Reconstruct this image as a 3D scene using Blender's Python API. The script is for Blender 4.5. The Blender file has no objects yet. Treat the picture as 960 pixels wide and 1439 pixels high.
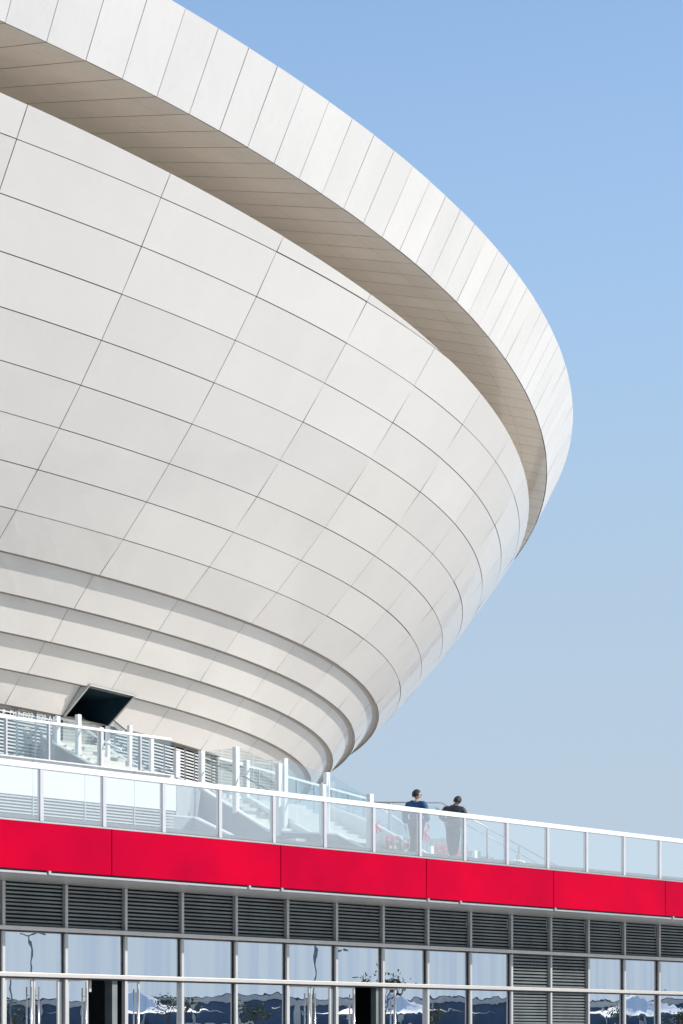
import bpy, bmesh, math, random
from math import sin, cos, radians, pi, sqrt
from mathutils import Vector, Matrix
random.seed(7)
scn = bpy.context.scene
COL = scn.collection
EYE = 1.6

# ------------------------------------------------------------------ materials
def new_mat(name):
    m = bpy.data.materials.new(name); m.use_nodes = True
    nt = m.node_tree
    return m, nt, nt.nodes['Principled BSDF']

def solid(name, col, rough=.5, metal=0, spec=.5, coat=0, var=.0, vscale=3.0, bump=0, bscale=40):
    m, nt, p = new_mat(name)
    p.inputs['Base Color'].default_value = (*col, 1)
    p.inputs['Roughness'].default_value = rough
    p.inputs['Metallic'].default_value = metal
    p.inputs['Specular IOR Level'].default_value = spec
    p.inputs['Coat Weight'].default_value = coat
    p.inputs['Coat Roughness'].default_value = .06
    tc = nt.nodes.new('ShaderNodeTexCoord')
    if var:
        nz = nt.nodes.new('ShaderNodeTexNoise'); nz.inputs['Scale'].default_value = vscale
        nz.inputs['Detail'].default_value = 6
        nt.links.new(tc.outputs['Object'], nz.inputs['Vector'])
        r = nt.nodes.new('ShaderNodeMapRange'); r.inputs[1].default_value = .3; r.inputs[2].default_value = .7
        r.inputs[3].default_value = 1-var; r.inputs[4].default_value = 1+var*.6
        nt.links.new(nz.outputs['Fac'], r.inputs[0])
        mx = nt.nodes.new('ShaderNodeVectorMath'); mx.operation = 'SCALE'
        mx.inputs[0].default_value = col; nt.links.new(r.outputs[0], mx.inputs['Scale'])
        nt.links.new(mx.outputs[0], p.inputs['Base Color'])
    if bump:
        nz = nt.nodes.new('ShaderNodeTexNoise'); nz.inputs['Scale'].default_value = bscale
        nz.inputs['Detail'].default_value = 5
        nt.links.new(tc.outputs['Object'], nz.inputs['Vector'])
        b = nt.nodes.new('ShaderNodeBump'); b.inputs['Strength'].default_value = bump
        b.inputs['Distance'].default_value = .02
        nt.links.new(nz.outputs['Fac'], b.inputs['Height']); nt.links.new(b.outputs[0], p.inputs['Normal'])
    return m

def panel_mat(name, col, rough, coat, tintvar=.035, streak=.03, wav=.25):
    """Painted metal cladding: each panel slightly different (attribute 'pv'), faint streaks, slightly wavy reflections."""
    m, nt, p = new_mat(name)
    N = nt.nodes.new; L = nt.links.new
    at = N('ShaderNodeAttribute'); at.attribute_name = 'pv'
    tc = N('ShaderNodeTexCoord')
    n1 = N('ShaderNodeTexNoise'); n1.inputs['Scale'].default_value = .35; n1.inputs['Detail'].default_value = 7
    mp = N('ShaderNodeMapping'); mp.inputs['Scale'].default_value = (1.6, 1.6, .5)
    L(tc.outputs['Object'], mp.inputs[0]); L(mp.outputs[0], n1.inputs['Vector'])
    r1 = N('ShaderNodeMapRange'); r1.inputs[1].default_value = .3; r1.inputs[2].default_value = .72
    r1.inputs[3].default_value = 1-streak; r1.inputs[4].default_value = 1+streak*.5; L(n1.outputs['Fac'], r1.inputs[0])
    r2 = N('ShaderNodeMapRange'); r2.inputs[3].default_value = 1-tintvar; r2.inputs[4].default_value = 1+tintvar*.4
    L(at.outputs['Fac'], r2.inputs[0])
    # fine rain streaks running down the panels
    n4 = N('ShaderNodeTexNoise'); n4.inputs['Scale'].default_value = 1; n4.inputs['Detail'].default_value = 3
    mp4 = N('ShaderNodeMapping'); mp4.inputs['Scale'].default_value = (9, 9, .35)
    L(tc.outputs['Object'], mp4.inputs[0]); L(mp4.outputs[0], n4.inputs['Vector'])
    r4 = N('ShaderNodeMapRange'); r4.inputs[1].default_value = .55; r4.inputs[2].default_value = .8
    r4.inputs[3].default_value = 1; r4.inputs[4].default_value = 1-streak*.9; L(n4.outputs['Fac'], r4.inputs[0])
    mu = N('ShaderNodeMath'); mu.operation = 'MULTIPLY'; L(r1.outputs[0], mu.inputs[0]); L(r2.outputs[0], mu.inputs[1])
    mu2 = N('ShaderNodeMath'); mu2.operation = 'MULTIPLY'; L(mu.outputs[0], mu2.inputs[0]); L(r4.outputs[0], mu2.inputs[1])
    sc = N('ShaderNodeVectorMath'); sc.operation = 'SCALE'; sc.inputs[0].default_value = col
    L(mu2.outputs[0], sc.inputs['Scale']); L(sc.outputs[0], p.inputs['Base Color'])
    p.inputs['Roughness'].default_value = rough
    p.inputs['Coat Weight'].default_value = coat; p.inputs['Coat Roughness'].default_value = .04
    n3 = N('ShaderNodeTexNoise'); n3.inputs['Scale'].default_value = .9; n3.inputs['Detail'].default_value = 2
    L(tc.outputs['Object'], n3.inputs['Vector'])
    b = N('ShaderNodeBump'); b.inputs['Strength'].default_value = wav; b.inputs['Distance'].default_value = .05
    L(n3.outputs['Fac'], b.inputs['Height']); L(b.outputs[0], p.inputs['Normal']); L(b.outputs[0], p.inputs['Coat Normal'])
    return m

def sheet_glass(name, fac, tint, gloss=(1, 1, 1), veil=0):
    """Thin clear pane: see-through mixed with a mirror part (and a pale diffuse veil standing in for sky glare)."""
    m, nt, p = new_mat(name); nt.nodes.remove(p)
    N = nt.nodes.new; L = nt.links.new
    out = nt.nodes['Material Output']
    tr = N('ShaderNodeBsdfTransparent'); tr.inputs[0].default_value = (*tint, 1)
    gl = N('ShaderNodeBsdfGlossy'); gl.inputs['Color'].default_value = (*gloss, 1); gl.inputs['Roughness'].default_value = .02
    lw = N('ShaderNodeFresnel'); lw.inputs[0].default_value = 1.5
    ad = N('ShaderNodeMath'); ad.operation = 'ADD'; ad.use_clamp = True; ad.inputs[1].default_value = fac
    L(lw.outputs[0], ad.inputs[0])
    mx = N('ShaderNodeMixShader'); L(ad.outputs[0], mx.inputs[0]); L(tr.outputs[0], mx.inputs[1]); L(gl.outputs[0], mx.inputs[2])
    last = mx
    if veil:  # whitish layer paints the reflected sky haze over the pane
        df = N('ShaderNodeBsdfDiffuse'); df.inputs[0].default_value = (.9, .92, .92, 1)
        m2 = N('ShaderNodeMixShader'); m2.inputs[0].default_value = veil
        L(mx.outputs[0], m2.inputs[1]); L(df.outputs[0], m2.inputs[2]); last = m2
    L(last.outputs[0], out.inputs[0])
    return m

def window_glass(name):
    m, nt, p = new_mat(name); nt.nodes.remove(p)
    N = nt.nodes.new; L = nt.links.new
    out = nt.nodes['Material Output']
    tc = N('ShaderNodeTexCoord')
    nz = N('ShaderNodeTexNoise'); nz.inputs['Scale'].default_value = 1.5; nz.inputs['Detail'].default_value = 1.5
    L(tc.outputs['Object'], nz.inputs['Vector'])
    b = N('ShaderNodeBump'); b.inputs['Strength'].default_value = .055; b.inputs['Distance'].default_value = .02
    L(nz.outputs['Fac'], b.inputs['Height'])
    gl = N('ShaderNodeBsdfGlossy'); gl.inputs['Color'].default_value = (.93, .95, .99, 1); gl.inputs['Roughness'].default_value = .0
    mpw = N('ShaderNodeMapping'); mpw.inputs['Scale'].default_value = (1.7, 1.7, .06); L(tc.outputs['Object'], mpw.inputs[0])  # faint vertical ghost bands of the reflection, painted into the gloss colour
    nw = N('ShaderNodeTexNoise'); nw.inputs['Scale'].default_value = 1.6; nw.inputs['Detail'].default_value = 2; L(mpw.outputs[0], nw.inputs['Vector'])
    crw = N('ShaderNodeValToRGB'); crw.color_ramp.elements[0].position = .36; crw.color_ramp.elements[1].position = .58
    crw.color_ramp.elements[0].color = (.87, .90, .96, 1); crw.color_ramp.elements[1].color = (1, 1, 1, 1)
    L(nw.outputs['Fac'], crw.inputs[0]); L(crw.outputs[0], gl.inputs['Color'])
    L(b.outputs[0], gl.inputs['Normal'])
    tr = N('ShaderNodeBsdfTransparent'); tr.inputs[0].default_value = (.35, .43, .52, 1)
    mx = N('ShaderNodeMixShader'); mx.inputs[0].default_value = .90
    L(tr.outputs[0], mx.inputs[1]); L(gl.outputs[0], mx.inputs[2]); L(mx.outputs[0], out.inputs[0])
    return m

M = {}
M['shell'] = panel_mat('white_cladding', (.755, .72, .675), .28, .55, tintvar=.05, streak=.03)
M['rim'] = panel_mat('white_rim_cladding', (.78, .755, .72), .36, .2, tintvar=.04, streak=.05)
M['soffit'] = panel_mat('grey_soffit_cladding', (.86, .80, .72), .28, .5, tintvar=.06, streak=.08, wav=.15)
M['gap'] = solid('dark_joint', (.28, .26, .235), .8)
M['recess'] = solid('recess_cladding', (.72, .66, .58), .5)
M['rimgap'] = solid('rim_joint', (.40, .38, .36), .8)
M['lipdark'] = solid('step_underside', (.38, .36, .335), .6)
M['roof'] = solid('roof_membrane', (.6, .6, .6), .8, var=.08)
M['steel'] = solid('brushed_steel', (.42, .43, .44), .35, .6, var=.1)
M['alu'] = solid('aluminium_profile', (.50, .50, .49), .38, .35, var=.08, vscale=2)
M['alu_warm'] = solid('pale_aluminium_transom', (.58, .555, .52), .3, .3, var=.06)
M['white'] = solid('white_painted_metal', (.80, .81, .81), .4, var=.03)
M['postgrey'] = solid('pale_post_paint', (.52, .51, .53), .4, var=.05)
M['wall'] = panel_mat('white_wall_panels', (.78, .79, .79), .5, .05)
M['concrete'] = solid('pale_concrete', (.66, .63, .59), .8, var=.08, vscale=4, bump=.3)
M['granite'] = solid('grey_stair_parapet', (.36, .38, .40), .6, var=.08)
M['step'] = solid('stair_stone', (.70, .66, .60), .75, var=.1)
M['louver'] = solid('dark_louver_fin', (.18, .205, .21), .45, .3, var=.25, vscale=1.2)
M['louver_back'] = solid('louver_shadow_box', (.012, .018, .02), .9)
M['fin_white'] = solid('pale_louver_fin', (.60, .61, .60), .45, var=.05)
M['clear'] = sheet_glass('balustrade_glass', .30, (.86, .94, .94), (.97, .99, 1), .14)
M['clear2'] = sheet_glass('stair_glass', .14, (.87, .94, .95), (.95, .98, 1), .04)
M['window'] = window_glass('reflective_window_glass')
M['dark'] = solid('dark_interior', (.05, .065, .08), .6, var=.5, vscale=.4)
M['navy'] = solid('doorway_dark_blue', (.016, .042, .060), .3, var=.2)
M['black'] = solid('black_plastic', (.02, .02, .022), .4)
M['chrome'] = solid('polished_steel_handle', (.72, .70, .67), .22, .9)
M['signred'] = solid('red_film', (.72, .015, .04), .5)
M['signwhite'] = solid('white_film', (.62, .62, .61), .5)
M['paving'] = solid('pale_granite_paving', (.60, .57, .53), .8, var=.12, vscale=.6)
M['ground'] = solid('ground_surface', (.42, .395, .35), .9, var=.15, vscale=.02)
M['asphalt'] = solid('asphalt', (.06, .06, .062), .85, var=.2, vscale=.5)
M['skin'] = solid('skin', (.50, .30, .21), .5)
M['hair'] = solid('black_hair', (.018, .015, .014), .55, var=.3, vscale=60, bump=.5, bscale=120)
M['hair2'] = solid('dark_brown_hair', (.02, .014, .012), .5, var=.3, vscale=60, bump=.5, bscale=120)
M['blue_cloth'] = solid('blue_jacket_cloth', (.014, .075, .20), .7, var=.25, vscale=7, bump=.6, bscale=9)
M['black_cloth'] = solid('black_jacket_cloth', (.03, .034, .042), .6, var=.3, vscale=7, bump=.6, bscale=9)
M['trouser'] = solid('dark_trouser_cloth', (.045, .05, .055), .8, var=.2, vscale=8)
M['shoe'] = solid('white_trainer', (.6, .6, .58), .5)
M['shoe_dark'] = solid('dark_shoe', (.05, .05, .05), .5)
M['bark'] = solid('bark', (.11, .085, .065), .9, var=.3, vscale=6)
M['leaf'] = solid('leaf', (.065, .085, .04), .7, var=.4, vscale=2)
M['tent'] = solid('white_canopy_fabric', (.8, .8, .8), .7)
M['bluewall'] = solid('dark_blue_cladding', (.06, .11, .19), .5, var=.2, vscale=.2)
M['hill'] = solid('hazy_hill', (.22, .27, .33), 1, var=.1, vscale=.01)

# red fascia: glossy lacquer, slow colour noise standing in for soft shadow and reflection patches
def red_mat():
    m, nt, p = new_mat('red_fascia_lacquer'); N = nt.nodes.new; L = nt.links.new
    tc = N('ShaderNodeTexCoord'); nz = N('ShaderNodeTexNoise'); nz.inputs['Scale'].default_value = .55; nz.inputs['Detail'].default_value = 5
    L(tc.outputs['Object'], nz.inputs['Vector'])
    cr = N('ShaderNodeValToRGB'); cr.color_ramp.elements[0].position = .3; cr.color_ramp.elements[1].position = .7
    cr.color_ramp.elements[0].color = (.40, .0, .024, 1); cr.color_ramp.elements[1].color = (.56, .0, .024, 1)
    L(nz.outputs['Fac'], cr.inputs[0]); L(cr.outputs[0], p.inputs['Base Color'])
    p.inputs['Roughness'].default_value = .35; p.inputs['Specular IOR Level'].default_value = .0
    p.inputs['Coat Weight'].default_value = .16; p.inputs['Coat Roughness'].default_value = .03
    n3 = N('ShaderNodeTexNoise'); n3.inputs['Scale'].default_value = 1.1; n3.inputs['Detail'].default_value = 3
    L(tc.outputs['Object'], n3.inputs['Vector'])
    b = N('ShaderNodeBump'); b.inputs['Strength'].default_value = .5; b.inputs['Distance'].default_value = .03
    L(n3.outputs['Fac'], b.inputs['Height']); L(b.outputs[0], p.inputs['Coat Normal'])
    return m
M['red'] = red_mat()

# ------------------------------------------------------------------ helpers
def tag(o, label=None, cat=None, group=None, kind=None):
    if label: o['label'] = label
    if cat: o['category'] = cat
    if group: o['group'] = group
    if kind: o['kind'] = kind
    return o
def empty(name, loc, label=None, cat=None, group=None):
    o = bpy.data.objects.new(name, None); COL.objects.link(o); o.location = loc
    o.empty_display_size = .3
    return tag(o, label, cat, group)

class MB:
    """collects shapes in world coordinates, links them as ONE mesh object"""
    def __init__(s): s.v = []; s.f = []; s.pv = []
    def quad(s, a, b, c, d, pv=.5):
        i = len(s.v); s.v += [tuple(a), tuple(b), tuple(c), tuple(d)]; s.f.append((i, i+1, i+2, i+3)); s.pv.append(pv)
    def poly(s, pts, pv=.5):
        i = len(s.v); s.v += [tuple(p) for p in pts]; s.f.append(tuple(range(i, i+len(pts)))); s.pv.append(pv)
    def hexa(s, b4, t4, pv=.5):
        i = len(s.v); s.v += [tuple(p) for p in b4]+[tuple(p) for p in t4]
        for f in ((3, 2, 1, 0), (4, 5, 6, 7), (0, 1, 5, 4), (1, 2, 6, 5), (2, 3, 7, 6), (3, 0, 4, 7)):
            s.f.append(tuple(i+k for k in f)); s.pv.append(pv)
    def box(s, o, ax, ay, az, pv=.5):
        """o = corner, ax/ay/az edge vectors"""
        o = Vector(o); ax = Vector(ax); ay = Vector(ay); az = Vector(az)
        s.hexa([o, o+ax, o+ax+ay, o+ay], [o+az, o+ax+az, o+ax+ay+az, o+ay+az], pv)
    def bar(s, a, b, w, h, up=(0, 0, 1)):
        """rectangular bar from a to b"""
        a = Vector(a); b = Vector(b); d = (b-a).normalized(); up = Vector(up)
        if abs(d.dot(up)) > .98: up = Vector((U.x, U.y, 0))
        r = d.cross(up).normalized(); t = r.cross(d).normalized()
        q = [(-w/2, -h/2), (w/2, -h/2), (w/2, h/2), (-w/2, h/2)]
        s.hexa([a+r*x+t*y for x, y in q], [b+r*x+t*y for x, y in q])
    def tube(s, pts, r, n=8, r2=None):
        pts = [Vector(p) for p in pts]; rings = []
        for k, p in enumerate(pts):
            d = (pts[min(k+1, len(pts)-1)]-pts[max(k-1, 0)]).normalized()
            ref = Vector((0, 0, 1)) if abs(d.z) < .9 else Vector((1, 0, 0))
            x = d.cross(ref).normalized(); y = x.cross(d)
            rr = r if r2 is None else r+(r2-r)*k/(len(pts)-1)
            i = len(s.v)
            for j in range(n):
                t = 2*pi*j/n; s.v.append(tuple(p+x*cos(t)*rr+y*sin(t)*rr))
            rings.append(i)
        for a, b in zip(rings, rings[1:]):
            for j in range(n):
                s.f.append((a+j, a+(j+1) % n, b+(j+1) % n, b+j)); s.pv.append(.5)
        s.f.append(tuple(rings[0]+j for j in range(n))[::-1]); s.pv.append(.5)
        s.f.append(tuple(rings[-1]+j for j in range(n))); s.pv.append(.5)
    def build(s, name, mat, parent=None, smooth=False, bevel=0, origin=None):
        me = bpy.data.meshes.new(name)
        if origin is None and parent is not None: origin = world_of(parent)
        if origin is None:
            n = len(s.v); origin = Vector((sum(p[0] for p in s.v)/n, sum(p[1] for p in s.v)/n, min(p[2] for p in s.v)))
        origin = Vector(origin)
        me.from_pydata([tuple(Vector(p)-origin) for p in s.v], [], s.f)
        a = me.attributes.new('pv', 'FLOAT', 'FACE'); a.data.foreach_set('value', s.pv)
        if smooth: me.polygons.foreach_set('use_smooth', [True]*len(s.f))
        me.materials.append(mat); me.update()
        o = bpy.data.objects.new(name, me); COL.objects.link(o)
        if parent is not None:
            o.parent = parent; o.location = origin-world_of(parent)
        else: o.location = origin
        if bevel:
            md = o.modifiers.new('bevel', 'BEVEL'); md.width = bevel; md.segments = 2; md.limit_method = 'ANGLE'
        return o
def world_of(o):
    l = Vector(o.location)
    while o.parent is not None: o = o.parent; l = l+Vector(o.location)
    return l

# facade frame: a runs along the street front, b points to the street, H is height above the eye
P0 = Vector((-7.46, 46.4, 0)); U = Vector((.697, .717, 0)).normalized(); Nn = Vector((.717, -.697, 0)).normalized()
Z = Vector((0, 0, 1))
def L(a, b, H): return P0+U*a+Nn*b+Z*(H+EYE)
def W(x, y, H): return Vector((x, y, H+EYE))
DECK = 5.03; UPPER = 6.92

# ------------------------------------------------------------------ ground
g = MB(); g.quad((-4000, -4000, 0), (4000, -4000, 0), (4000, 4000, 0), (-4000, 4000, 0)); tag(g.build('ground', M['ground'], origin=(0, 0, 0)), kind='structure')
g = MB(); g.quad(*[P0+U*a+Nn*b+Z*.004 for a, b in ((-60, -2), (120, -2), (120, 110), (-60, 110))]); tag(g.build('plaza', M['paving'], origin=P0), kind='structure')

# ------------------------------------------------------------------ stadium bowl
SC = .5
CX, CY, A0, A4, PHI = -97.121*SC, 168.38*SC, 99.786*SC, -1.0137*SC, -1.13242
def plan(th, d):
    c = 4*(th-PHI); h = A0+A4*cos(c)+d; hp = -4*A4*sin(c)
    return CX+h*cos(th)-hp*sin(th), CY+h*sin(th)+hp*cos(th)
def SP(th, H, d):
    x, y = plan(th, d*SC); return Vector((x, y, H*SC+EYE))
RH = {1: 39.80, 2: 37.80, 3: 35.834, 4: 33.92, 5: 32.04, 6: 30.22, 7: 28.446, 8: 26.694, 9: 25.0, 10: 23.422, 11: 21.80, 12: 20.255, 13: 18.72, 14: 17.25}
RD = {1: 11.84, 2: 10.556, 3: 9.209, 4: 7.83, 5: 6.357, 6: 4.859, 7: 3.287, 8: 1.688, 9: 0, 10: -1.817, 11: -3.509, 12: -5.204, 13: -6.953, 14: -8.7}
LEDGE = .37
def clampx(th): return max(-.55, min(.62, ((th+pi) % (2*pi)-pi)+.5))
def crest(th):
    x = clampx(th); return 40.088-3.49*x+.904*x*x+.804*x**3
def rim_lo(th):
    t = clampx(th)-.5; return 41.037-3.957*t+.567*t*t-.896*t**3-1.65*t**4
def rim_hi(th):
    t = clampx(th)-.5; return 44.727-3.647*t-.236*t*t-.727*t**3+.496*t**4
D_LO, D_HI = 12.55, 14.42
mer = [-.7706, -.6923, -.6111, -.5271, -.4403, -.353, -.2622, -.170, -.078, .014]
t = mer[0]
left = []
while t-.0865 > -pi+.2: t -= .0865; left.append(t)
t = mer[-1]; right = []
while t+.0865 < pi+.05: t += .0865; right.append(t)
mer = sorted(left)+mer+right
# close the loop
mer = [m for m in mer if m < mer[0]+2*pi-.04]
MER = mer+[mer[0]+2*pi]

bowl = empty('stadium', (CX, CY, 0), 'huge white bowl shaped stadium clad in curved panels above the terrace', 'stadium')
OPA, OPB = -.5535, -.4990      # entrance cut through the lowest step
WALL_END = -.3063
GAP = .021
def profile_d(H):
    ks = sorted(RH)
    if H >= RH[1]: return RD[1]+.64*(H-RH[1])
    for k in ks[:-1]:
        if RH[k+1] <= H <= RH[k]:
            q = (RH[k]-H)/(RH[k]-RH[k+1]); return RD[k]+q*(RD[k+1]-RD[k])
    return RD[14]
def band(mb, th0, th1, top, bot, pv, nseg=8, g=GAP, off=0.0, jitter=0.0, nv=1, gm=None):
    """one curved panel between two meridians; top/bot: functions th -> (H, d)"""
    rad = A0+8
    dg = (g if gm is None else gm)/2/rad
    a, b = th0+dg, th1-dg
    i0 = len(mb.v)
    j = random.uniform(-jitter, jitter)
    for k in range(nseg+1):
        th = a+(b-a)*k/nseg
        Ht, dt = top(th); Hb, db = bot(th)
        for q in range(nv+1):
            f = q/nv
            H = Ht+(Hb-Ht)*f; d = dt+(db-dt)*f
            gg = g/SC/2
            ln = sqrt((Ht-Hb)**2+(dt-db)**2) or 1
            if q == 0: H -= gg*(Ht-Hb)/ln; d -= gg*(dt-db)/ln
            if q == nv: H += gg*(Ht-Hb)/ln; d += gg*(dt-db)/ln
            mb.v.append(tuple(SP(th, H, d+off+j*(f-.5))))
    w = nv+1
    for k in range(nseg):
        for q in range(nv):
            x = i0+k*w+q
            mb.f.append((x, x+1, x+w+1, x+w)); mb.pv.append(pv)
# --- upper shell: eight courses + the crest course
sh = MB(); bk = MB()
for i in range(len(MER)-1):
    a, b = MER[i], MER[i+1]
    for k in range(0, 9):
        if k == 0:
            cuts = [(a, b)]
            top = lambda th: (crest(th), profile_d(crest(th)))
            bot = lambda th: (RH[1], RD[1])
        else:
            top = lambda th, k=k: (min(RH[k], crest(th)), profile_d(min(RH[k], crest(th))))
            bot = lambda th, k=k: (RH[k+1], RD[k+1])
        # only where the crest lies above the lower edge
        aa, bb = a, b
        ok = [x for x in [a+(b-a)*q/24 for q in range(25)] if top(x)[0] > bot(x)[0]+.03]
        if not ok: continue
        aa, bb = ok[0], ok[-1]
        if bb-aa < .004: continue
        band(sh, aa, bb, top, bot, random.random(), nseg=max(2, int(10*(bb-aa)/(b-a))), jitter=.03)
        band(bk, aa, bb, top, bot, .5, nseg=max(2, int(10*(bb-aa)/(b-a))), g=-.02, off=-.13)
sh.build('upper_cladding', M['shell'], bowl, smooth=True)
bk.build('joint_backing', M['gap'], bowl, smooth=True)
# --- four stepped courses and their undersides
def inside(th, a, b):
    return a < th < b
for k in range(9, 14):
    mb = MB(); ub = MB(); gb = MB()
    for i in range(len(MER)-1):
        a, b = MER[i], MER[i+1]
        if k == 13:
            if b < WALL_END+.02 and a > -1.6: continue
            if a < WALL_END: a = WALL_END
        top = lambda th, k=k: (RH[k]+.12, RD[k]-LEDGE)
        bot = lambda th, k=k: (RH[k+1], RD[k+1])
        segs = [(a, b)]
        if k == 12:
            if a < OPA < b and a < OPB < b: segs = [(a, OPA), (OPB, b)]
            elif a < OPA < b: segs = [(a, OPA)]
            elif a < OPB < b: segs = [(OPB, b)]
        for x, y in segs:
            band(mb, x, y, top, bot, random.random(), nseg=10, jitter=.03)
            band(gb, x, y, top, bot, .5, nseg=10, g=-.02, off=-.13)
        # underside of the lip above this course, and its thin bright edge trim
        n = 10
        for q in range(n):
            p, r = a+(b-a)*q/n, a+(b-a)*(q+1)/n
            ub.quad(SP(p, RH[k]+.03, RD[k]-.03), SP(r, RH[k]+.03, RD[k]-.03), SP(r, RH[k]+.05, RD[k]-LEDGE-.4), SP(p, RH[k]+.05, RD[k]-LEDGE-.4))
    mb.build('stepped_cladding', M['shell'], bowl, smooth=True)
    gb.build('joint_backing', M['gap'], bowl, smooth=True)
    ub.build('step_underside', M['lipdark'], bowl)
# --- base of the bowl: underside sheet
mb = MB()
N_ = 240
for q in range(N_):
    p, r = -pi+2*pi*q/N_, -pi+2*pi*(q+1)/N_
    mid = (p+r)/2
    k = 13 if (-1.6 < mid < WALL_END) else 14
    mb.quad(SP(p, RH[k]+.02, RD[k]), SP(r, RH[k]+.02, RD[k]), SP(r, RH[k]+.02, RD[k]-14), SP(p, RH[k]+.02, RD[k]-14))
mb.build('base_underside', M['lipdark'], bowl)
# --- rim: outward leaning fascia and the recessed soffit
rf = MB(); rs = MB(); rb = MB(); cap = MB(); DT = .0198
nr = int(2*pi/DT); DT = 2*pi/nr
r0 = -.6815-100*DT
soff_in = 10.5
def soff(th, q): return (rim_lo(th)+.25*soff_in*q, D_LO-soff_in*q)
for i in range(nr):
    a = r0+i*DT; b = a+DT
    pvv = random.random()
    band(rf, a, b, lambda th: (rim_hi(th), D_HI), lambda th: (rim_lo(th), D_LO), pvv, nseg=3, g=random.choice((.012, .015, .018, .022)), jitter=.02)
    band(rb, a, b, lambda th: (rim_hi(th)-.05, D_HI), lambda th: (rim_lo(th)+.05, D_LO), .5, nseg=3, g=-.02, off=-.12)
    for (q0, q1) in ((0.004, .17), (.17, .42), (.42, .7), (.7, 1.0)):
        band(rs, a, b, lambda th, q=q0: soff(th, q), lambda th, q=q1: soff(th, q), random.random()*.5+pvv*.5, nseg=3, g=.005, gm=.024)
    band(rb, a, b, lambda th: (soff(th, 0)[0]+.12, D_LO-.1), lambda th: (soff(th, 1)[0]+.12, soff(th, 1)[1]), .5, nseg=3, g=-.02)
rf.build('rim_fascia', M['rim'], bowl, smooth=True)
rs.build('rim_soffit', M['soffit'], bowl, smooth=True)
rb.build('rim_joint_backing', M['rimgap'], bowl, smooth=True)
# recess wall, gutter floor and roof
rw = MB(); rr = MB(); gf = MB()
for q in range(N_):
    p, r = -pi+2*pi*q/N_, -pi+2*pi*(q+1)/N_
    hi = lambda th: soff(th, 1)[0]+.2
    dd = soff(0, 1)[1]
    rw.quad(SP(p, 36.0, dd-.2), SP(r, 36.0, dd-.2), SP(r, hi(r), dd), SP(p, hi(p), dd))
    gf.quad(SP(p, crest(p)-.25, profile_d(crest(p))-.2), SP(r, crest(r)-.25, profile_d(crest(r))-.2), SP(r, crest(r)-.6, dd-.2), SP(p, crest(p)-.6, dd-.2))  # unseen floor, set high to catch sun and bounce it onto the soffit
    rr.quad(SP(p, rim_hi(p)-.02, D_HI-.02), SP(r, rim_hi(r)-.02, D_HI-.02), SP(r, rim_hi(r)+.4, D_HI-22), SP(p, rim_hi(p)+.4, D_HI-22))
    rr.poly([SP(p, rim_hi(p)+.4, D_HI-22), SP(r, rim_hi(r)+.4, D_HI-22), Vector((CX, CY, 30))])  # unseen roof disc, closed over the bowl to block sunlight
rw.build('recess_wall', M['recess'], bowl, smooth=True)
gf.build('recess_bounce_floor', M['recess'], bowl, smooth=True)
rr.build('roof', M['roof'], bowl, smooth=True)
# --- entrance cut in the lowest step: reveals, ceiling, dark hall
op = MB(); dkm = MB(); fr = MB()
tH, tD = RH[12]+.12, RD[12]-LEDGE+.55
bH, bD = RH[13]-.0, RD[13]+.05
depth = 9.0
def reveal(th):
    return [SP(th, tH, tD), SP(th, bH, bD), SP(th, bH, bD-depth), SP(th, tH, tD-depth)]
A_, B_ = reveal(OPA), reveal(OPB)
inn = .004
Ai, Bi = reveal(OPA+.0), reveal(OPB-.0)
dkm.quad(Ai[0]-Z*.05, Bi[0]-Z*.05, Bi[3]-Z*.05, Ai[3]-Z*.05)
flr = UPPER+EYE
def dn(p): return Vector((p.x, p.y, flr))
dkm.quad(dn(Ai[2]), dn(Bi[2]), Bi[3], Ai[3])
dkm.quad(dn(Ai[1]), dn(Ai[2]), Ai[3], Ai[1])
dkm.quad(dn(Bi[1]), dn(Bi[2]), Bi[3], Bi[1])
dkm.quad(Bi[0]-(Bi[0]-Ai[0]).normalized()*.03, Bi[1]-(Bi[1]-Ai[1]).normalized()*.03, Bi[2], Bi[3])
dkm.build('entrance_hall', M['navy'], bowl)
def rib(mb, p, q, w, dpt, inwd):
    """flat frame bar from p to q, w wide towards inwd, dpt deep to the outside"""
    d = (q-p).normalized(); iw = (inwd-d*inwd.dot(d)).normalized()*w
    nrm = d.cross(iw).normalized()*dpt
    mb.hexa([p, p+iw, p+iw+nrm, p+nrm], [q, q+iw, q+iw+nrm, q+nrm])
xin = (B_[0]-A_[0]).normalized()
outw = Vector((cos(-.526), sin(-.526), -.2))*.22
fr.hexa([A_[0], A_[0]+xin*.07, A_[0]+xin*.07+outw*.2, A_[0]+outw*.2], [A_[1], A_[1]+xin*.07, A_[1]+xin*.07+outw*.2, A_[1]+outw*.2])
fr.hexa([B_[0], B_[0]-xin*.07, B_[0]-xin*.07+outw*.2, B_[0]+outw*.2], [B_[1], B_[1]-xin*.07, B_[1]-xin*.07+outw*.2, B_[1]+outw*.2])
fr.hexa([A_[0]-Z*.0, A_[0]-Z*.05, A_[0]-Z*.05+outw*.12, A_[0]+outw*.12], [B_[0], B_[0]-Z*.05, B_[0]-Z*.05+outw*.12, B_[0]+outw*.12])
fr.build('entrance_frame', M['alu'], bowl)
lv = MB()
lv.quad(A_[0]+xin*.03, A_[1]+xin*.03, A_[1]+xin*.03+(A_[2]-A_[1])*.14, A_[0]+xin*.03+(A_[3]-A_[0])*.14)
lv.build('entrance_reveal', M['fin_white'], bowl)
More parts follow.
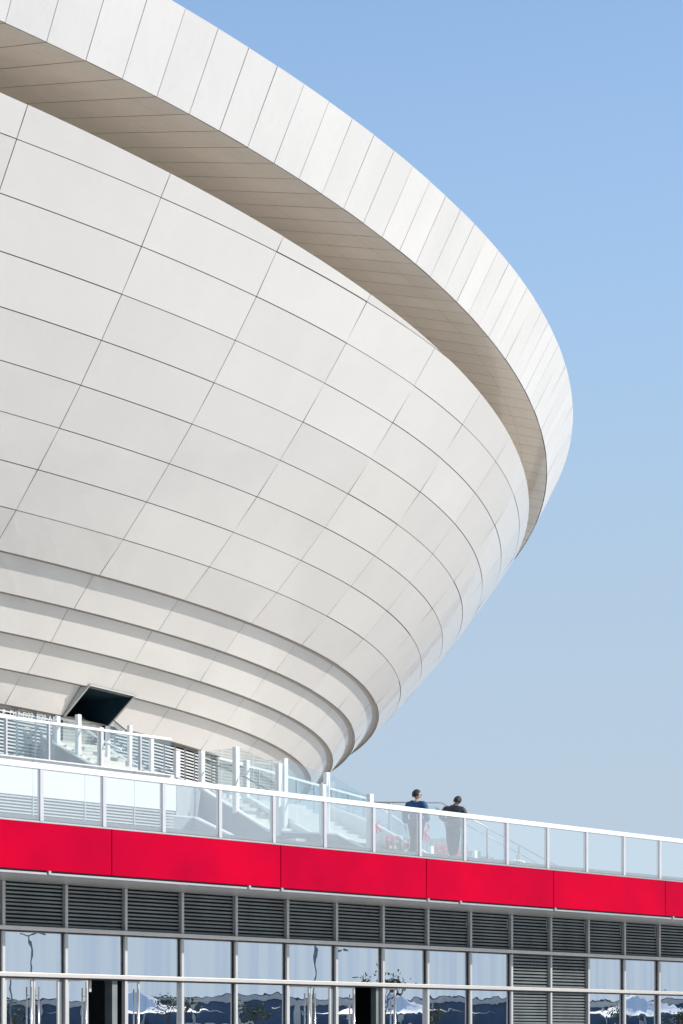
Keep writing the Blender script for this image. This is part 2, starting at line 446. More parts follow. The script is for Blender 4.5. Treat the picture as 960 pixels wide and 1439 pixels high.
# --- louvered wall under the bowl, standing on the upper terrace
lw = MB(); lb = MB(); lp = MB()
dW = -7.35
TH0 = -1.15
zt = RH[13]*SC; zb = UPPER-.0
nf = int((zt-zb)/.098)
ths = [TH0+(OPA-TH0)*k/50 for k in range(51)]+[OPA+(OPB-OPA)*k/4 for k in (1, 2, 3)]+[OPB+(WALL_END-OPB)*k/24 for k in range(25)]
def wallpt(th, H, off=0):
    x, y = plan(th, dW*SC+off); return Vector((x, y, H+EYE))
for p, r in zip(ths, ths[1:]):
    if OPA-.001 < p < OPA+.001 and len(lw.v):
        lw.build('louver_fins', M['fin_white'], bowl); lb.build('louver_backing', M['louver_back'], bowl); lw = MB(); lb = MB()
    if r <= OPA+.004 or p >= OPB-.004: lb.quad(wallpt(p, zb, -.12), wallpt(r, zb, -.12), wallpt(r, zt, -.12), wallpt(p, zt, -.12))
    if r <= OPA+.004 or p >= OPB-.004:
        for k in range(nf):
            h = zb+.03+k*.098
            lw.hexa([wallpt(p, h, 0), wallpt(r, h, 0), wallpt(r, h+.02, -.07), wallpt(p, h+.02, -.07)],
                    [wallpt(p, h+.045, 0), wallpt(r, h+.045, 0), wallpt(r, h+.06, -.07), wallpt(p, h+.06, -.07)])
lw.build('louver_fins', M['fin_white'], bowl); lb.build('louver_backing', M['louver_back'], bowl)
k = TH0
while k < WALL_END:
    if OPA < k < OPB: k += .0185; continue
    a, b = wallpt(k, zb, .012), wallpt(k, zt, .012)
    lp = MB(); lp.bar(a, b, .03, .05, up=(1, 0, 0)); lp.build('louver_post', M['steel'], bowl); k += .0185
lp = MB(); lp.bar(wallpt(WALL_END, zb, .0), wallpt(WALL_END, zt, .0), .14, .14, up=(1, 0, 0))
lp.build('louver_post', M['steel'], bowl)
rt = MB()
rt.quad(wallpt(WALL_END, zb), wallpt(WALL_END, zt), wallpt(WALL_END, zt, -9), wallpt(WALL_END, zb, -9))
rt.build('return_wall', M['granite'], bowl)
# core supporting the bowl behind the louvers
cm = MB()
for q in range(N_):
    p, r = -pi+2*pi*q/N_, -pi+2*pi*(q+1)/N_
    f = lambda th, H: Vector((*plan(th, (RD[14]-9)*SC), H))
    cm.quad(f(p, 0), f(r, 0), f(r, RH[14]*SC+EYE), f(p, RH[14]*SC+EYE))
cm.build('core_wall', M['granite'], bowl)

# ------------------------------------------------------------------ podium building
A_L, A_R = -9.0, 36.0
GB = -2.2            # glazing plane
pod = empty('podium_building', L(0, -2, -EYE), 'long low glazed building with glossy red fascia band under the terrace', 'building')
F0, F1 = 3.765, 4.87
# red fascia panels (each a separate lacquered sheet, joints between)
joints = [3.07+5.38*k for k in range(-3, 7)]
joints = [A_L]+[j for j in joints if A_L < j < A_R]+[A_R]
for a, b in zip(joints, joints[1:]):
    m = MB(); m.box(L(a+.012, .0, F0+.05), U*(b-a-.024), Nn*.10, Z*(F1-F0-.05), random.random())
    m.build('fascia_panel', M['red'], pod, bevel=.006)
m = MB(); m.box(L(A_L, -.12, F0), U*(A_R-A_L), Nn*.10, Z*(F1-F0-.02)); m.build('fascia_backing', M['dark'], pod)
m = MB(); m.box(L(A_L, -.16, F0-.045), U*(A_R-A_L), Nn*.30, Z*.045); m.build('drip_trim', M['steel'], pod)
m = MB(); m.box(L(A_L, -.02, F1-.002), U*(A_R-A_L), Nn*.13, Z*.03); m.build('parapet_cap', M['steel'], pod)
m = MB(); m.box(L(A_L, GB-.3, F0-.02), U*(A_R-A_L), Nn*(-GB+.14), Z*.02); m.build('soffit', M['alu'], pod)
m = MB(); m.box(L(A_L, -.06, DECK-.25), U*(A_R-A_L), -Nn*60, Z*.25); m.build('terrace_deck', M['concrete'], pod)
for k in range(8):   # little drip-edge lugs under the fascia
    a = [1.2, 7.3, 8.4, 13.8, 15.1, 19.17, 24.87, 29.9][k]
    m = MB(); m.box(L(a, .10, F0-.03), U*.07, Nn*.08, Z*.07); m.build('fascia_lug', M['steel'], pod)
bay_w = 1.836
T1, T2 = 2.66, 1.58
def bay_a(i): return 1.68+bay_w*i
full_louver = {10, 11}
LO, HI = -5, 18
# dark interior shell
ii = MB()
a0, a1 = bay_a(LO)-.1, bay_a(HI)+.1
ii.quad(L(a0, GB-6, -EYE), L(a1, GB-6, -EYE), L(a1, GB-6, F0), L(a0, GB-6, F0))
ii.quad(L(a0, GB-6, F0-.4), L(a1, GB-6, F0-.4), L(a1, GB-.3, F0-.4), L(a0, GB-.3, F0-.4))
ii.quad(L(a0, GB-6, -EYE+.02), L(a1, GB-6, -EYE+.02), L(a1, GB-.1, -EYE+.02), L(a0, GB-.1, -EYE+.02))
ii.build('interior', M['dark'], pod)
for i in range(LO, HI):
    a, b = bay_a(i)+.045, bay_a(i+1)-.045
    rows = [(T1+.06, F0-.03)]
    if i in full_louver: rows += [(T2+.06, T1-.06), (-EYE+.1, T2-.06)]
    for (h0, h1) in rows:
        lvp = MB(); n = max(3, int((h1-h0)/.088)); st = (h1-h0)/n
        for k in range(n):
            h = h0+k*st+.012+random.uniform(-.003, .003)
            lvp.hexa([L(a, GB+.0, h), L(b, GB+.0, h), L(b, GB-.06, h+.045), L(a, GB-.06, h+.045)],
                     [L(a, GB+.006, h+.044), L(b, GB+.006, h+.044), L(b, GB-.06, h+.060), L(a, GB-.06, h+.060)])
        o = lvp.build('louver_panel', M['louver'], pod)
        bb = MB(); bb.quad(L(a-.04, GB-.085, h0-.05), L(b+.04, GB-.085, h0-.05), L(b+.04, GB-.085, h1+.03), L(a-.04, GB-.085, h1+.03))
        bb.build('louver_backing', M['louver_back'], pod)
    if i not in full_louver:
        w = MB(); dj = random.uniform(-.006, .006); dk = random.uniform(-.004, .004)
        w.quad(L(a, GB+dj, T2+.05), L(b, GB-dj, T2+.05), L(b, GB-dj+dk, T1-.05), L(a, GB+dj+dk, T1-.05))
        w.build('window_pane', M['window'], pod)
        for gx in (a+.01, b-.01):
            gk = MB(); gk.bar(L(gx, GB+.02, T2+.05), L(gx, GB+.02, T1-.05), .02, .02); gk.build('gasket', M['black'], pod)
doors = {0: 'pair', 1: 'open_right', 2: 'open_left', 5: 'pair', 6: 'half_open', 7: 'leaf_edge'}
def leaf(h0, h1, a, b, open_deg=0, hinge='l', handle_side='r'):
    """a glazed door leaf with frame and tubular pull handle"""
    r = MB(); w = b-a
    hx = a if hinge == 'l' else b
    base = L(hx, GB-.02, -EYE)
    d = empty('door', (0, 0, 0)); d.parent = pod; d.location = base-world_of(pod)
    dirv = U if hinge == 'l' else -U
    an = radians(open_deg)*(1 if hinge == 'r' else -1)
    dirv = Vector((dirv.x*cos(an)-dirv.y*sin(an), dirv.x*sin(an)+dirv.y*cos(an), 0))
    nv = Vector((dirv.y, -dirv.x, 0)) if hinge == 'l' else Vector((-dirv.y, dirv.x, 0))
    o = L(hx, GB-.02, h0)
    H_ = h1-h0
    f = MB()
    for s0, s1 in ((0, .05), (w-.05, w)): f.box(o+dirv*s0, dirv*(s1-s0), nv*.05, Z*H_)
    f.box(o+dirv*.05, dirv*(w-.1), nv*.05, Z*.09); f.box(o+dirv*.05+Z*(H_-.06), dirv*(w-.1), nv*.05, Z*.06)
    f.build('door_frame', M['alu'], d)
    gl = MB(); p = o+dirv*.05+nv*.025+Z*.09; q = o+dirv*(w-.05)+nv*.025+Z*.09
    gl.quad(p, q, q+Z*(H_-.15), p+Z*(H_-.15)); gl.build('door_glass', M['window'], d)
    hd = MB(); c = o+dirv*(w-.10)+nv*.11
    hd.tube([c+Z*.55, c+Z*(H_-.22)], .019, 8)
    for hh in (.8, H_-.42): hd.tube([c+Z*hh, c+Z*hh-nv*.07], .012, 6)
    hd.build('handle', M['chrome'], d, smooth=True)
    return d, o, dirv, nv, w, H_
lay = {}
for i in range(LO, HI):
    if i in full_louver: continue
    a, b = bay_a(i)+.045, bay_a(i+1)-.045
    kind = doors.get(i)
    h0, h1 = -EYE+.05, T2-.06
    if kind is None:
        w = MB(); dj = random.uniform(-.006, .006); dk = random.uniform(-.006, .006)
        w.quad(L(a, GB+dj, h0), L(b, GB-dj, h0), L(b, GB-dj+dk, h1), L(a, GB+dj+dk, h1)); w.build('window_pane', M['window'], pod)
        for gx in (a+.01, b-.01):
            gk = MB(); gk.bar(L(gx, GB+.02, h0), L(gx, GB+.02, h1), .02, .02); gk.build('gasket', M['black'], pod)
    elif kind == 'pair':
        mid = (a+b)/2-.02
        leaf(h0, h1, a+.03, mid-.01, 0, 'l'); dd_ = leaf(h0, h1, mid+.01, b-.12, 0, 'r')
        m = MB(); m.box(L(b-.11, GB-.02, h0), U*.11, Nn*.04, Z*(h1-h0)); m.build('door_post', M['louver'], pod)
        if i == 0: lay['stick'] = (mid+.22, mid+.60)
    elif kind == 'open_right':
        leaf(h0, h1, a+.03, a+.62, 6, 'l')
        m = MB(); m.box(L(b-.3, GB-.3, h0), U*.16, Nn*.28, Z*(h1-h0)); m.build('door_post', M['louver'], pod)
        m = MB(); m.box(L(a+.86, GB-.25, h1-.30), U*.07, Nn*.07, Z*.30); m.build('door_closer', M['alu'], pod)
    elif kind == 'open_left':
        leaf(h0, h1, a+.02, a+.44, 0, 'l')
        w = MB(); w.quad(L(a+.46, GB, h0), L(b, GB, h0), L(b, GB, h1), L(a+.46, GB, h1)); w.build('window_pane', M['window'], pod)
    elif kind == 'half_open':
        leaf(h0, h1, a+.03, a+.72, 0, 'l')
        m = MB(); m.box(L(b-.16, GB-.2, h0), U*.14, Nn*.2, Z*(h1-h0)); m.build('door_post', M['louver'], pod)
    elif kind == 'leaf_edge':
        leaf(h0, h1, a+.01, a+.52, 0, 'l')
        w = MB(); w.quad(L(a+.54, GB, h0), L(b, GB, h0), L(b, GB, h1), L(a+.54, GB, h1)); w.build('window_pane', M['window'], pod)
for i in range(LO, HI+1):
    m = MB(); c = bay_a(i)
    m.box(L(c-.042, GB-.03, -EYE), U*.084, Nn*.13, Z*(EYE+F0-.025)); m.build('mullion', M['alu'], pod, bevel=.006)
for h, nm in ((T1, 'transom'), (T2, 'transom')):
    m = MB(); m.box(L(bay_a(LO), GB-.02, h-.05), U*(bay_a(HI)-bay_a(LO)), Nn*.20, Z*.10); m.build(nm, M['alu_warm'], pod, bevel=.012)
    m = MB(); m.box(L(bay_a(LO), GB+.01, h-.085), U*(bay_a(HI)-bay_a(LO)), Nn*.10, Z*.028); m.build('transom_gasket', M['black'], pod)
m = MB()
for ax in (A_L, A_R-.3): m.box(L(ax, -30, -EYE), U*.3, Nn*(30+GB-.05), Z*(EYE+F0-.03))
m.build('side_wall', M['wall'], pod)
m = MB(); m.box(L(A_L, -60, -EYE), U*(A_R-A_L), Nn*.3, Z*(EYE+DECK-.3)); m.build('side_wall', M['wall'], pod)
m = MB(); m.box(L(A_L, GB-.3, -EYE), U*(bay_a(LO)-A_L-.05), Nn*.3, Z*(EYE+F0-.03)); m.box(L(bay_a(HI)+.05, GB-.3, -EYE), U*(A_R-bay_a(HI)-.05), Nn*.3, Z*(EYE+F0-.03))
m.build('end_wall', M['wall'], pod)

# ------------------------------------------------------------------ lettering
def font_mesh(txt, size, mat, parent, o, xdir, name, depth=.004, mirror=False):
    cu = bpy.data.curves.new(name, 'FONT'); cu.body = txt; cu.size = size; cu.extrude = depth
    ob = bpy.data.objects.new('tmp', cu); COL.objects.link(ob)
    dg = bpy.context.evaluated_depsgraph_get(); me = bpy.data.meshes.new_from_object(ob.evaluated_get(dg))
    bpy.data.objects.remove(ob)
    nrm = xdir.cross(Z)
    if mirror: me.transform(Matrix.Scale(-1, 4, Vector((1, 0, 0))))
    R_ = Matrix((xdir, Z, nrm)).transposed().to_4x4()
    me.transform(R_)
    me.materials.clear(); me.materials.append(mat)
    t = bpy.data.objects.new(name, me); COL.objects.link(t)
    if parent is not None: t.parent = parent; t.location = o-world_of(parent)
    else: t.location = o
    return t
def arc(cx, cy, rx, ry, d0, d1, n=10): return [(cx+rx*cos(radians(d0+(d1-d0)*k/n)), cy+ry*sin(radians(d0+(d1-d0)*k/n))) for k in range(n+1)]
GLY = {
 'B': [[(0, 0), (0, 1)], [(0, 1), (.3, 1)]+arc(.33, .76, .25, .24, 90, -90)+[(.05, .52)], [(.3, .52)]+arc(.35, .26, .27, .26, 90, -90)+[(0, 0)]],
 '3': [[(0, 1), (.28, 1)]+arc(.31, .76, .26, .24, 90, -90)+[(.06, .52)], [(.3, .52)]+arc(.32, .26, .28, .26, 90, -90)+[(0, 0)]],
 '2': [arc(.28, .74, .28, .26, 170, -25)+[(.0, 0), (.6, 0)]],
 'C': [[(.5, 1)]+arc(.3, .5, .3, .5, 80, 280, 16)],
 'J': [[(.5, 1), (.5, 0), (.12, 0)]],
 '<': [[(.42, 1), (0, .72), (.16, .0)], [(0, .72), (.62, .2)]],
}
def strokes(mb, ch, o, xd, h, w, double=True, mirror=False):
    off = .07*h if double else 0
    for st in GLY[ch]:
        for sgn in ((-1, 1) if double else (0,)):
            pts = []
            for k, (x, y) in enumerate(st):
                x0, y0 = st[max(k-1, 0)]; x1, y1 = st[min(k+1, len(st)-1)]
                dx, dy = x1-x0, y1-y0; l = sqrt(dx*dx+dy*dy) or 1
                X, Y = x*h, y*h
                X += -dy/l*off*sgn; Y += dx/l*off*sgn
                if mirror: X = -X
                pts.append(o+xd*X+Z*Y)
            for p, q in zip(pts, pts[1:]): mb.bar(p, q, .006, w, up=xd.cross(Z)) if False else mb.tube([p, q], w/2, 5)

# door sticker
d0 = lay['stick'][0]
stk = MB()
stk.box(L(d0, GB+.03, .36), U*.36, Nn*.004, Z*.03); stk.box(L(d0, GB+.03, .17), U*.36, Nn*.004, Z*.03)
stk.build('door_sticker', M['signwhite'], pod)
font_mesh('PTALLA', .12, M['signwhite'], pod, L(d0+.0, GB+.032, .235), U, 'door_lettering')

# ------------------------------------------------------------------ front balustrade
bal = empty('terrace_balustrade', L(0, 0, F1), 'long glass balustrade with flat white handrail on top of the red fascia', 'balustrade')
RT = 6.19
m = MB(); m.box(L(A_L, -.07, RT-.125), U*(A_R-A_L), Nn*.14, Z*.125); m.build('handrail', M['white'], bal, bevel=.01)
m = MB(); m.box(L(A_L, -.035, F1+.028), U*(A_R-A_L), Nn*.07, Z*.02); m.build('base_channel', M['steel'], bal)
pa = 1.11-1.792*5
posts = []
while pa < A_R-.2:
    if pa > A_L+.1: posts.append(pa)
    pa += 1.792
def tall_post(parent, base, H0, H1, w=.14, mat='white', side=None, name='post', dep=None):
    """box post, square to the facade, from H0 to H1 (above eye)"""
    dep = dep or w
    o = Vector((base[0], base[1], H0+EYE))-U*(w/2)-Nn*(dep/2)
    m = MB(); m.box(o, U*w, Nn*dep, Z*(H1-H0)); return m.build(name, M[mat], parent, bevel=.008)
for a in posts:
    tall_post(bal, L(a, 0, 0), F1+.04, RT-.12, .10, 'postgrey', dep=.11)
for a, b in zip(posts, posts[1:]):
    m = MB(); m.quad(L(a+.065, .03, F1+.06), L(b-.065, .03, F1+.06), L(b-.065, .03, RT-.13), L(a+.065, .03, RT-.13)); m.build('glass_panel', M['clear'], bal)

# ------------------------------------------------------------------ upper terrace and its balustrade
ut = empty('upper_terrace', L(0, -4, DECK), 'raised upper terrace with white wall panels over louvers', 'terrace')
E0 = Vector((-4.30, 55.39, 0)); K0 = Vector((-3.86, 58.5, 0)); R1_ = Vector((-3.43, 59.0, 0)); R2_ = Vector((.74, 68.7, 0)); R3_ = Vector((2.3, 72.3, 0))
aE = 8.62
lf = L(A_L, -4, 0); lf.z = 0
# floor slab (top at UPPER)
back = [R3_+Vector((0, 0, 0)), Vector((-6, 92, 0)), Vector((-48, 74, 0))]
foot = [lf, E0, K0, R1_, R2_, R3_, Vector((-1.5, 80, 0)), Vector((-30, 84, 0))]
m = MB(); m.poly([p+Z*(UPPER+EYE-.02) for p in foot]); m.build('floor', M['concrete'], ut)
# front: white panels over louvers
WL = 6.03
a = A_L; seg = []
while a < aE-.05:
    b = min(a+1.62, aE); seg.append((a, b)); a = b
for a, b in seg:
    m = MB(); m.box(L(a+.008, -4.08, WL), U*(b-a-.016), Nn*.1, Z*(UPPER+.02-WL), random.random()); m.build('wall_panel', M['wall'], ut)
m = MB(); m.box(L(A_L, -4.2, WL), U*(aE-A_L), Nn*.11, Z*(UPPER-WL)); m.build('wall_backing', M['gap'], ut)
for a, b in seg:
    m = MB(); n = 13; st = (WL-DECK)/n
    for k in range(n):
        h = DECK+k*st+.01
        m.hexa([L(a+.02, -4.0, h), L(b-.02, -4.0, h), L(b-.02, -4.07, h+.03), L(a+.02, -4.07, h+.03)],
               [L(a+.02, -3.99, h+.035), L(b-.02, -3.99, h+.035), L(b-.02, -4.07, h+.045), L(a+.02, -4.07, h+.045)])
    m.build('louver_panel', M['fin_white'], ut)
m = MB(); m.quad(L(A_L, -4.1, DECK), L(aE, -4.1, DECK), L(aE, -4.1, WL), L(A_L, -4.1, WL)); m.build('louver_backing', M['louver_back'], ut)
m = MB()
for a, b in seg: m.box(L(b-.015, -4.05, DECK), U*.03, Nn*.08, Z*(WL-DECK))
m.build('louver_post', M['steel'], ut)
def vwall(mb, p, q, h0, h1, th=.12, side=1):
    d = (q-p).normalized(); s = Vector((d.y, -d.x, 0))*th*side
    mb.hexa([p+Z*(h0+EYE), q+Z*(h0+EYE), q+s+Z*(h0+EYE), p+s+Z*(h0+EYE)], [p+Z*(h1+EYE), q+Z*(h1+EYE), q+s+Z*(h1+EYE), p+s+Z*(h1+EYE)])
m = MB(); vwall(m, E0, K0, DECK, UPPER+.03, .12, -1); m.build('side_wall', M['granite'], ut)
m = MB(); vwall(m, R1_, R2_, DECK, UPPER+.05, .15, -1); vwall(m, R2_, R3_, DECK, UPPER+.05, .15, -1); m.build('return_wall', M['wall'], ut)

ub = empty('upper_balustrade', L(2, -4, UPPER), 'bluish glass balustrade along the upper terrace edge at far left', 'balustrade')
UR = 7.93
m = MB(); m.box(L(A_L, -4.03, UR-.09), U*(8.45-A_L), Nn*.08, Z*.07); m.build('handrail', M['white'], ub, bevel=.01)
ups = [A_L+.3, -7.0, -5.3, -3.6, -1.9, -.25, 1.45, 3.15, 4.45, 6.1, 7.4]
for k, a in enumerate(ups): tall_post(ub, L(a, -4, 0), UPPER+.02, UR-.085, .055, 'postgrey', dep=.09)
for a, b in zip(ups, ups[1:]+[8.45]):
    m = MB(); m.quad(L(a+.03, -3.97, UPPER+.03), L(b-.03, -3.97, UPPER+.03), L(b-.03, -3.97, UR-.09), L(a+.03, -3.97, UR-.09)); m.build('glass_panel', M['clear2'], ub)
m = MB(); m.box(L(A_L, -4.0, UPPER+.005), U*(8.45-A_L), Nn*.11, Z*.025); m.build('base_channel', M['white'], ub)

rb_ = empty('return_balustrade', R1_+Z*(UPPER+EYE), 'glass balustrade on the white wall behind the stairs, running away to the right', 'balustrade')
m = MB(); m.bar(R1_+Z*(UR-.03+EYE), R2_+Z*(UR-.03+EYE), .08, .07); m.bar(R2_+Z*(UR-.03+EYE), R3_+Z*(UR-.6+EYE), .08, .07); m.build('handrail', M['white'], rb_)
nn = 8
pts = [R1_+(R2_-R1_)*k/nn for k in range(nn+1)]
for k, p in enumerate(pts): tall_post(rb_, p, UPPER+.05, UR-.06, .06, 'steel')
for p, q in zip(pts, pts[1:]):
    m = MB(); m.quad(p+Z*(UPPER+.06+EYE), q+Z*(UPPER+.06+EYE), q+Z*(UR-.07+EYE), p+Z*(UR-.07+EYE)); m.build('glass_panel', M['clear2'], rb_)

# ------------------------------------------------------------------ lower staircase
def V2(x, y): return Vector((x, y, 0))
st = empty('lower_staircase', K0+Z*(DECK+EYE), 'pale stone staircase with grey parapets rising left behind the balustrade', 'staircase')
def parapet(parent, pts, th=.16, base=DECK, mat='granite', name='parapet', cap=True):
    """wall with sloping top through (x,y,H) points, plus a thin white coping"""
    m = MB(); c = MB()
    for (p, q) in zip(pts, pts[1:]):
        P_, Q_ = V2(p[0], p[1]), V2(q[0], q[1]); d = (Q_-P_).normalized(); s = Vector((-d.y, d.x, 0))*th
        b0, b1 = Z*(base+EYE-.02), Z*(base+EYE-.02)
        m.hexa([P_+b0, Q_+b1, Q_+s+b1, P_+s+b0], [P_+Z*(p[2]+EYE-.03), Q_+Z*(q[2]+EYE-.03), Q_+s+Z*(q[2]+EYE-.03), P_+s+Z*(p[2]+EYE-.03)])
        e = s.normalized()*.012
        c.hexa([P_-e+Z*(p[2]+EYE-.035), Q_-e+Z*(q[2]+EYE-.035), Q_+s+e+Z*(q[2]+EYE-.035), P_+s+e+Z*(p[2]+EYE-.035)],
               [P_-e+Z*(p[2]+EYE+.01), Q_-e+Z*(q[2]+EYE+.01), Q_+s+e+Z*(q[2]+EYE+.01), P_+s+e+Z*(p[2]+EYE+.01)])
    m.build(name, M[mat], parent)
    if cap: c.build('coping', M['white'], parent)
T0 = (-3.86, 58.5, 7.0); T1p = (-1.94, 56.6, 5.64); T2p = (-.13, 56.35, 5.54); T3p = (.62, 55.65, 5.06)
parapet(st, [T0, T1p, T2p, T3p])
FL0 = (-.6, 61.44, 6.92); FL1 = (.88, 60.0, 6.19); FL2 = (2.6, 58.35, 5.03)
parapet(st, [FL0, FL1, FL2], mat='wall')
# steps of the first flight (a 11.17..15.4), rising away from the street
sm = MB(); nst = 12; top_b, bot_b = -6.3, -2.9; hh0, hh1 = UPPER-.02, DECK+.42
def stair_steps(mb, a0, a1, b_top, b_bot, H_top, H_bot, n, base):
    for k in range(n):
        f0, f1 = k/n, (k+1)/n
        b_hi = b_top+(b_bot-b_top)*f1
        H = H_top-(H_top-H_bot)*(k+.5)/n if False else H_top-(H_top-H_bot)*(k+1)/n
        b0 = b_top+(b_bot-b_top)*f0
        mb.box(L(a0, b0, base), U*(a1-a0), Nn*(b_hi-b0), Z*(H+(H_top-H_bot)/n-base))
stair_steps(sm, 11.34, 12.7, -5.95, -3.1, UPPER-.15, 5.42, 10, DECK)
stair_steps(sm, 12.87, 15.4, -6.3, -3.1, UPPER-.05, 5.42, 10, DECK)
stair_steps(sm, 12.45, 15.5, -2.3, -1.32, 5.40, DECK+.01, 3, DECK-.05)
sm.box(L(11.34, -3.1, DECK-.05), U*(15.5-11.34), Nn*.8, Z*(5.40-DECK+.05))
sm.build('steps', M['step'], st)
parapet(st, [(-2.81, 59.6, 6.98), (-1.72, 58.5, 6.25), (-.80, 57.55, 5.66)], mat='wall')
parapet(st, [(-4.62, 55.2, 5.93), (-3.87, 55.5, 5.89), (-2.45, 54.12, 5.1)], mat='granite')

# tall posts with frameless glass along the stairs
sg = empty('stair_balustrade', W(-.5, 56.4, DECK), 'tall white square posts with frameless glass stepping down beside the lower stairs', 'balustrade')
near = [(E0.x, E0.y, 6.9, 7.60), (-3.84, 58.3, 6.95, 8.0), (-2.86, 57.53, 6.2, 8.0), (-1.67, 56.6, 5.5, 7.43), (-.50, 56.42, 5.5, 6.85), (.745, 55.6, 5.05, 6.50)]
far = [(-2.66, 59.5, 6.75, 7.90), (-1.56, 58.15, 5.55, 7.77), (-.41, 58.4, 5.4, 7.42)]
for (x, y, h0, h1) in near+far:
    tall_post(sg, (x, y), h0, h1, .14, 'white')
def glass_between(parent, p, q, h0p, h0q, h1p, h1q, mat='clear2', inset=.09):
    P_, Q_ = V2(p[0], p[1]), V2(q[0], q[1]); d = (Q_-P_).normalized()*inset
    m = MB(); m.quad(P_+d+Z*(h0p+EYE), Q_-d+Z*(h0q+EYE), Q_-d+Z*(h1q+EYE), P_+d+Z*(h1p+EYE)); return m.build('glass_panel', M[mat], parent)
for p, q in zip(near[1:], near[2:]): glass_between(sg, p, q, p[2]+.1, q[2]+.1, p[3]-.02, q[3]-.02)
for p, q in zip(far, far[1:]): glass_between(sg, p, q, p[2]+.1, q[2]+.1, p[3]-.02, q[3]-.02)
glass_between(sg, far[-1], (1.0, 57.9, 5.05, 6.6), far[-1][2]+.1, 5.15, far[-1][3]-.05, 6.6)
hr = MB()
def rail(mb, pts, r=.022): mb.tube([W(*p) for p in pts], r, 7)
rail(hr, [(-3.95, 58.75, 7.85), (-2.86, 57.65, 7.33), (-1.75, 56.72, 6.62), (-1.3, 56.6, 6.5)])
rail(hr, [(-3.7, 60.2, 7.9), (-2.66, 59.6, 7.72), (-1.7, 58.35, 6.9), (-1.0, 58.0, 6.62)])
hr.build('handrail_tube', M['steel'], sg, smooth=True)

# ------------------------------------------------------------------ upper staircase towards the bowl entrance
us = empty('upper_staircase', W(-6.7, 58.5, UPPER), 'upper flight of pale steps with grey parapet leading to the dark entrance', 'staircase')
def along(x, y, t): return (x-.717*t, y+.697*t)
def Hs(t): return 7.6+.455*t
TT = 2.3; c0 = along(-6.7, 58.5, -1.4); c1 = along(-6.7, 58.5, TT)
parapet(us, [(*c0, Hs(-1.4)), (*c1, Hs(TT))], base=UPPER)
m = MB(); n = 11
for k in range(n):
    t0 = -1.5+(TT+1.5)*k/n; t1 = -1.5+(TT+1.5)*(k+1)/n; h = Hs(t1)-.12
    p = V2(*along(-6.7, 58.5, t0))+U*.17; q = V2(*along(-6.7, 58.5, t1))+U*.17; w = U*1.75
    m.hexa([p+Z*(UPPER+EYE), q+Z*(UPPER+EYE), q+w+Z*(UPPER+EYE), p+w+Z*(UPPER+EYE)], [p+Z*(h+EYE), q+Z*(h+EYE), q+w+Z*(h+EYE), p+w+Z*(h+EYE)])
m.build('steps', M['step'], us)
e0 = V2(*c0)+U*1.95; e1 = V2(*c1)+U*1.95
parapet(us, [(e0.x, e0.y, Hs(-1.4)+.0), (e1.x, e1.y, Hs(TT)+.0)], base=UPPER)
land = V2(*c1)
m = MB(); m.hexa([land+U*.1+Z*(UPPER+EYE), land+U*2.0+Z*(UPPER+EYE), land+U*2.0-Nn*4+Z*(UPPER+EYE), land+U*.1-Nn*4+Z*(UPPER+EYE)],
                 [land+U*.1+Z*(Hs(TT)-.13+EYE), land+U*2.0+Z*(Hs(TT)-.13+EYE), land+U*2.0-Nn*4+Z*(Hs(TT)-.13+EYE), land+U*.1-Nn*4+Z*(Hs(TT)-.13+EYE)])
m.build('landing', M['concrete'], us)

ug = empty('upper_stair_balustrade', W(-6.7, 58.5, 7.6), 'white posts and glass along the upper stairs below the dark entrance', 'balustrade')
def onstair(x_px_ratio, dx=0):
    # point on the near parapet line whose bearing X/Y is given
    k = x_px_ratio; t = (-6.7-k*58.5)/(.717+k*.697)
    return t
ps = []
for bearing, top in ((-.1338, 9.17), (-.1239, 9.12), (-.1135, 8.66)):
    t = (-6.7-bearing*58.5)/(.717+bearing*.697); x, y = along(-6.7, 58.5, t); ps.append((x, y, Hs(t), top))
for p in ps: tall_post(ug, p, p[2], p[3], .13, 'white')
for p, q in zip(ps, ps[1:]): glass_between(ug, p, q, p[2]+.05, q[2]+.05, p[3]-.03, q[3]-.03)
m = MB(); rail(m, [(ps[0][0]-.1, ps[0][1]+.5, 9.25), (ps[1][0], ps[1][1]+.12, 8.85), (ps[2][0]+.05, ps[2][1]+.1, 8.30), (ps[2][0]+.6, ps[2][1]-.3, 8.0)], .035); m.build('handrail_tube', M['white'], ug, smooth=True)
rear = [(-6.60, 60.0, UPPER, 8.93), (-5.98, 60.0, UPPER, 8.95), (-5.37, 60.0, UPPER, 8.57), (-4.1, 60.6, UPPER, 8.0)]
for p in rear[:3]: tall_post(ug, p, p[2], p[3], .11, 'white')
for p, q in zip(rear, rear[1:3]): glass_between(ug, p, q, p[2]+.1, q[2]+.1, p[3]-.2, q[3]-.2)
m = MB(); rail(m, [(-6.6, 60.1, 8.75), (-5.98, 60.1, 8.2), (-5.37, 60.1, 7.7), (-4.7, 60.1, 7.75)], .025); m.build('handrail_tube', M['steel'], ug, smooth=True)

# camera on a bracket by the upper stairs
sc_ = empty('security_camera', W(-6.45, 60.0, 8.6), 'pale floodlight shaped camera on a dark bracket below the stadium panels', 'camera')
m = MB()
d = Vector((.75, -.1, -.62)).normalized(); c = W(-6.40, 59.9, 8.98)
m.bar(c-d*.02, c+d*.34, .13, .13); m.build('camera_housing', M['white'], sc_, bevel=.015)
m = MB(); m.bar(c-d*.04-Z*.0+Vector((0, 0, .085)), c+d*.40+Vector((0, 0, .085)), .17, .018); m.build('sun_shield', M['black'], sc_)
m = MB(); m.tube([c+d*.1-Z*.07, c+d*.1-Z*.2, W(-6.6, 60.0, 8.75)], .02, 6); m.build('bracket', M['black'], sc_)

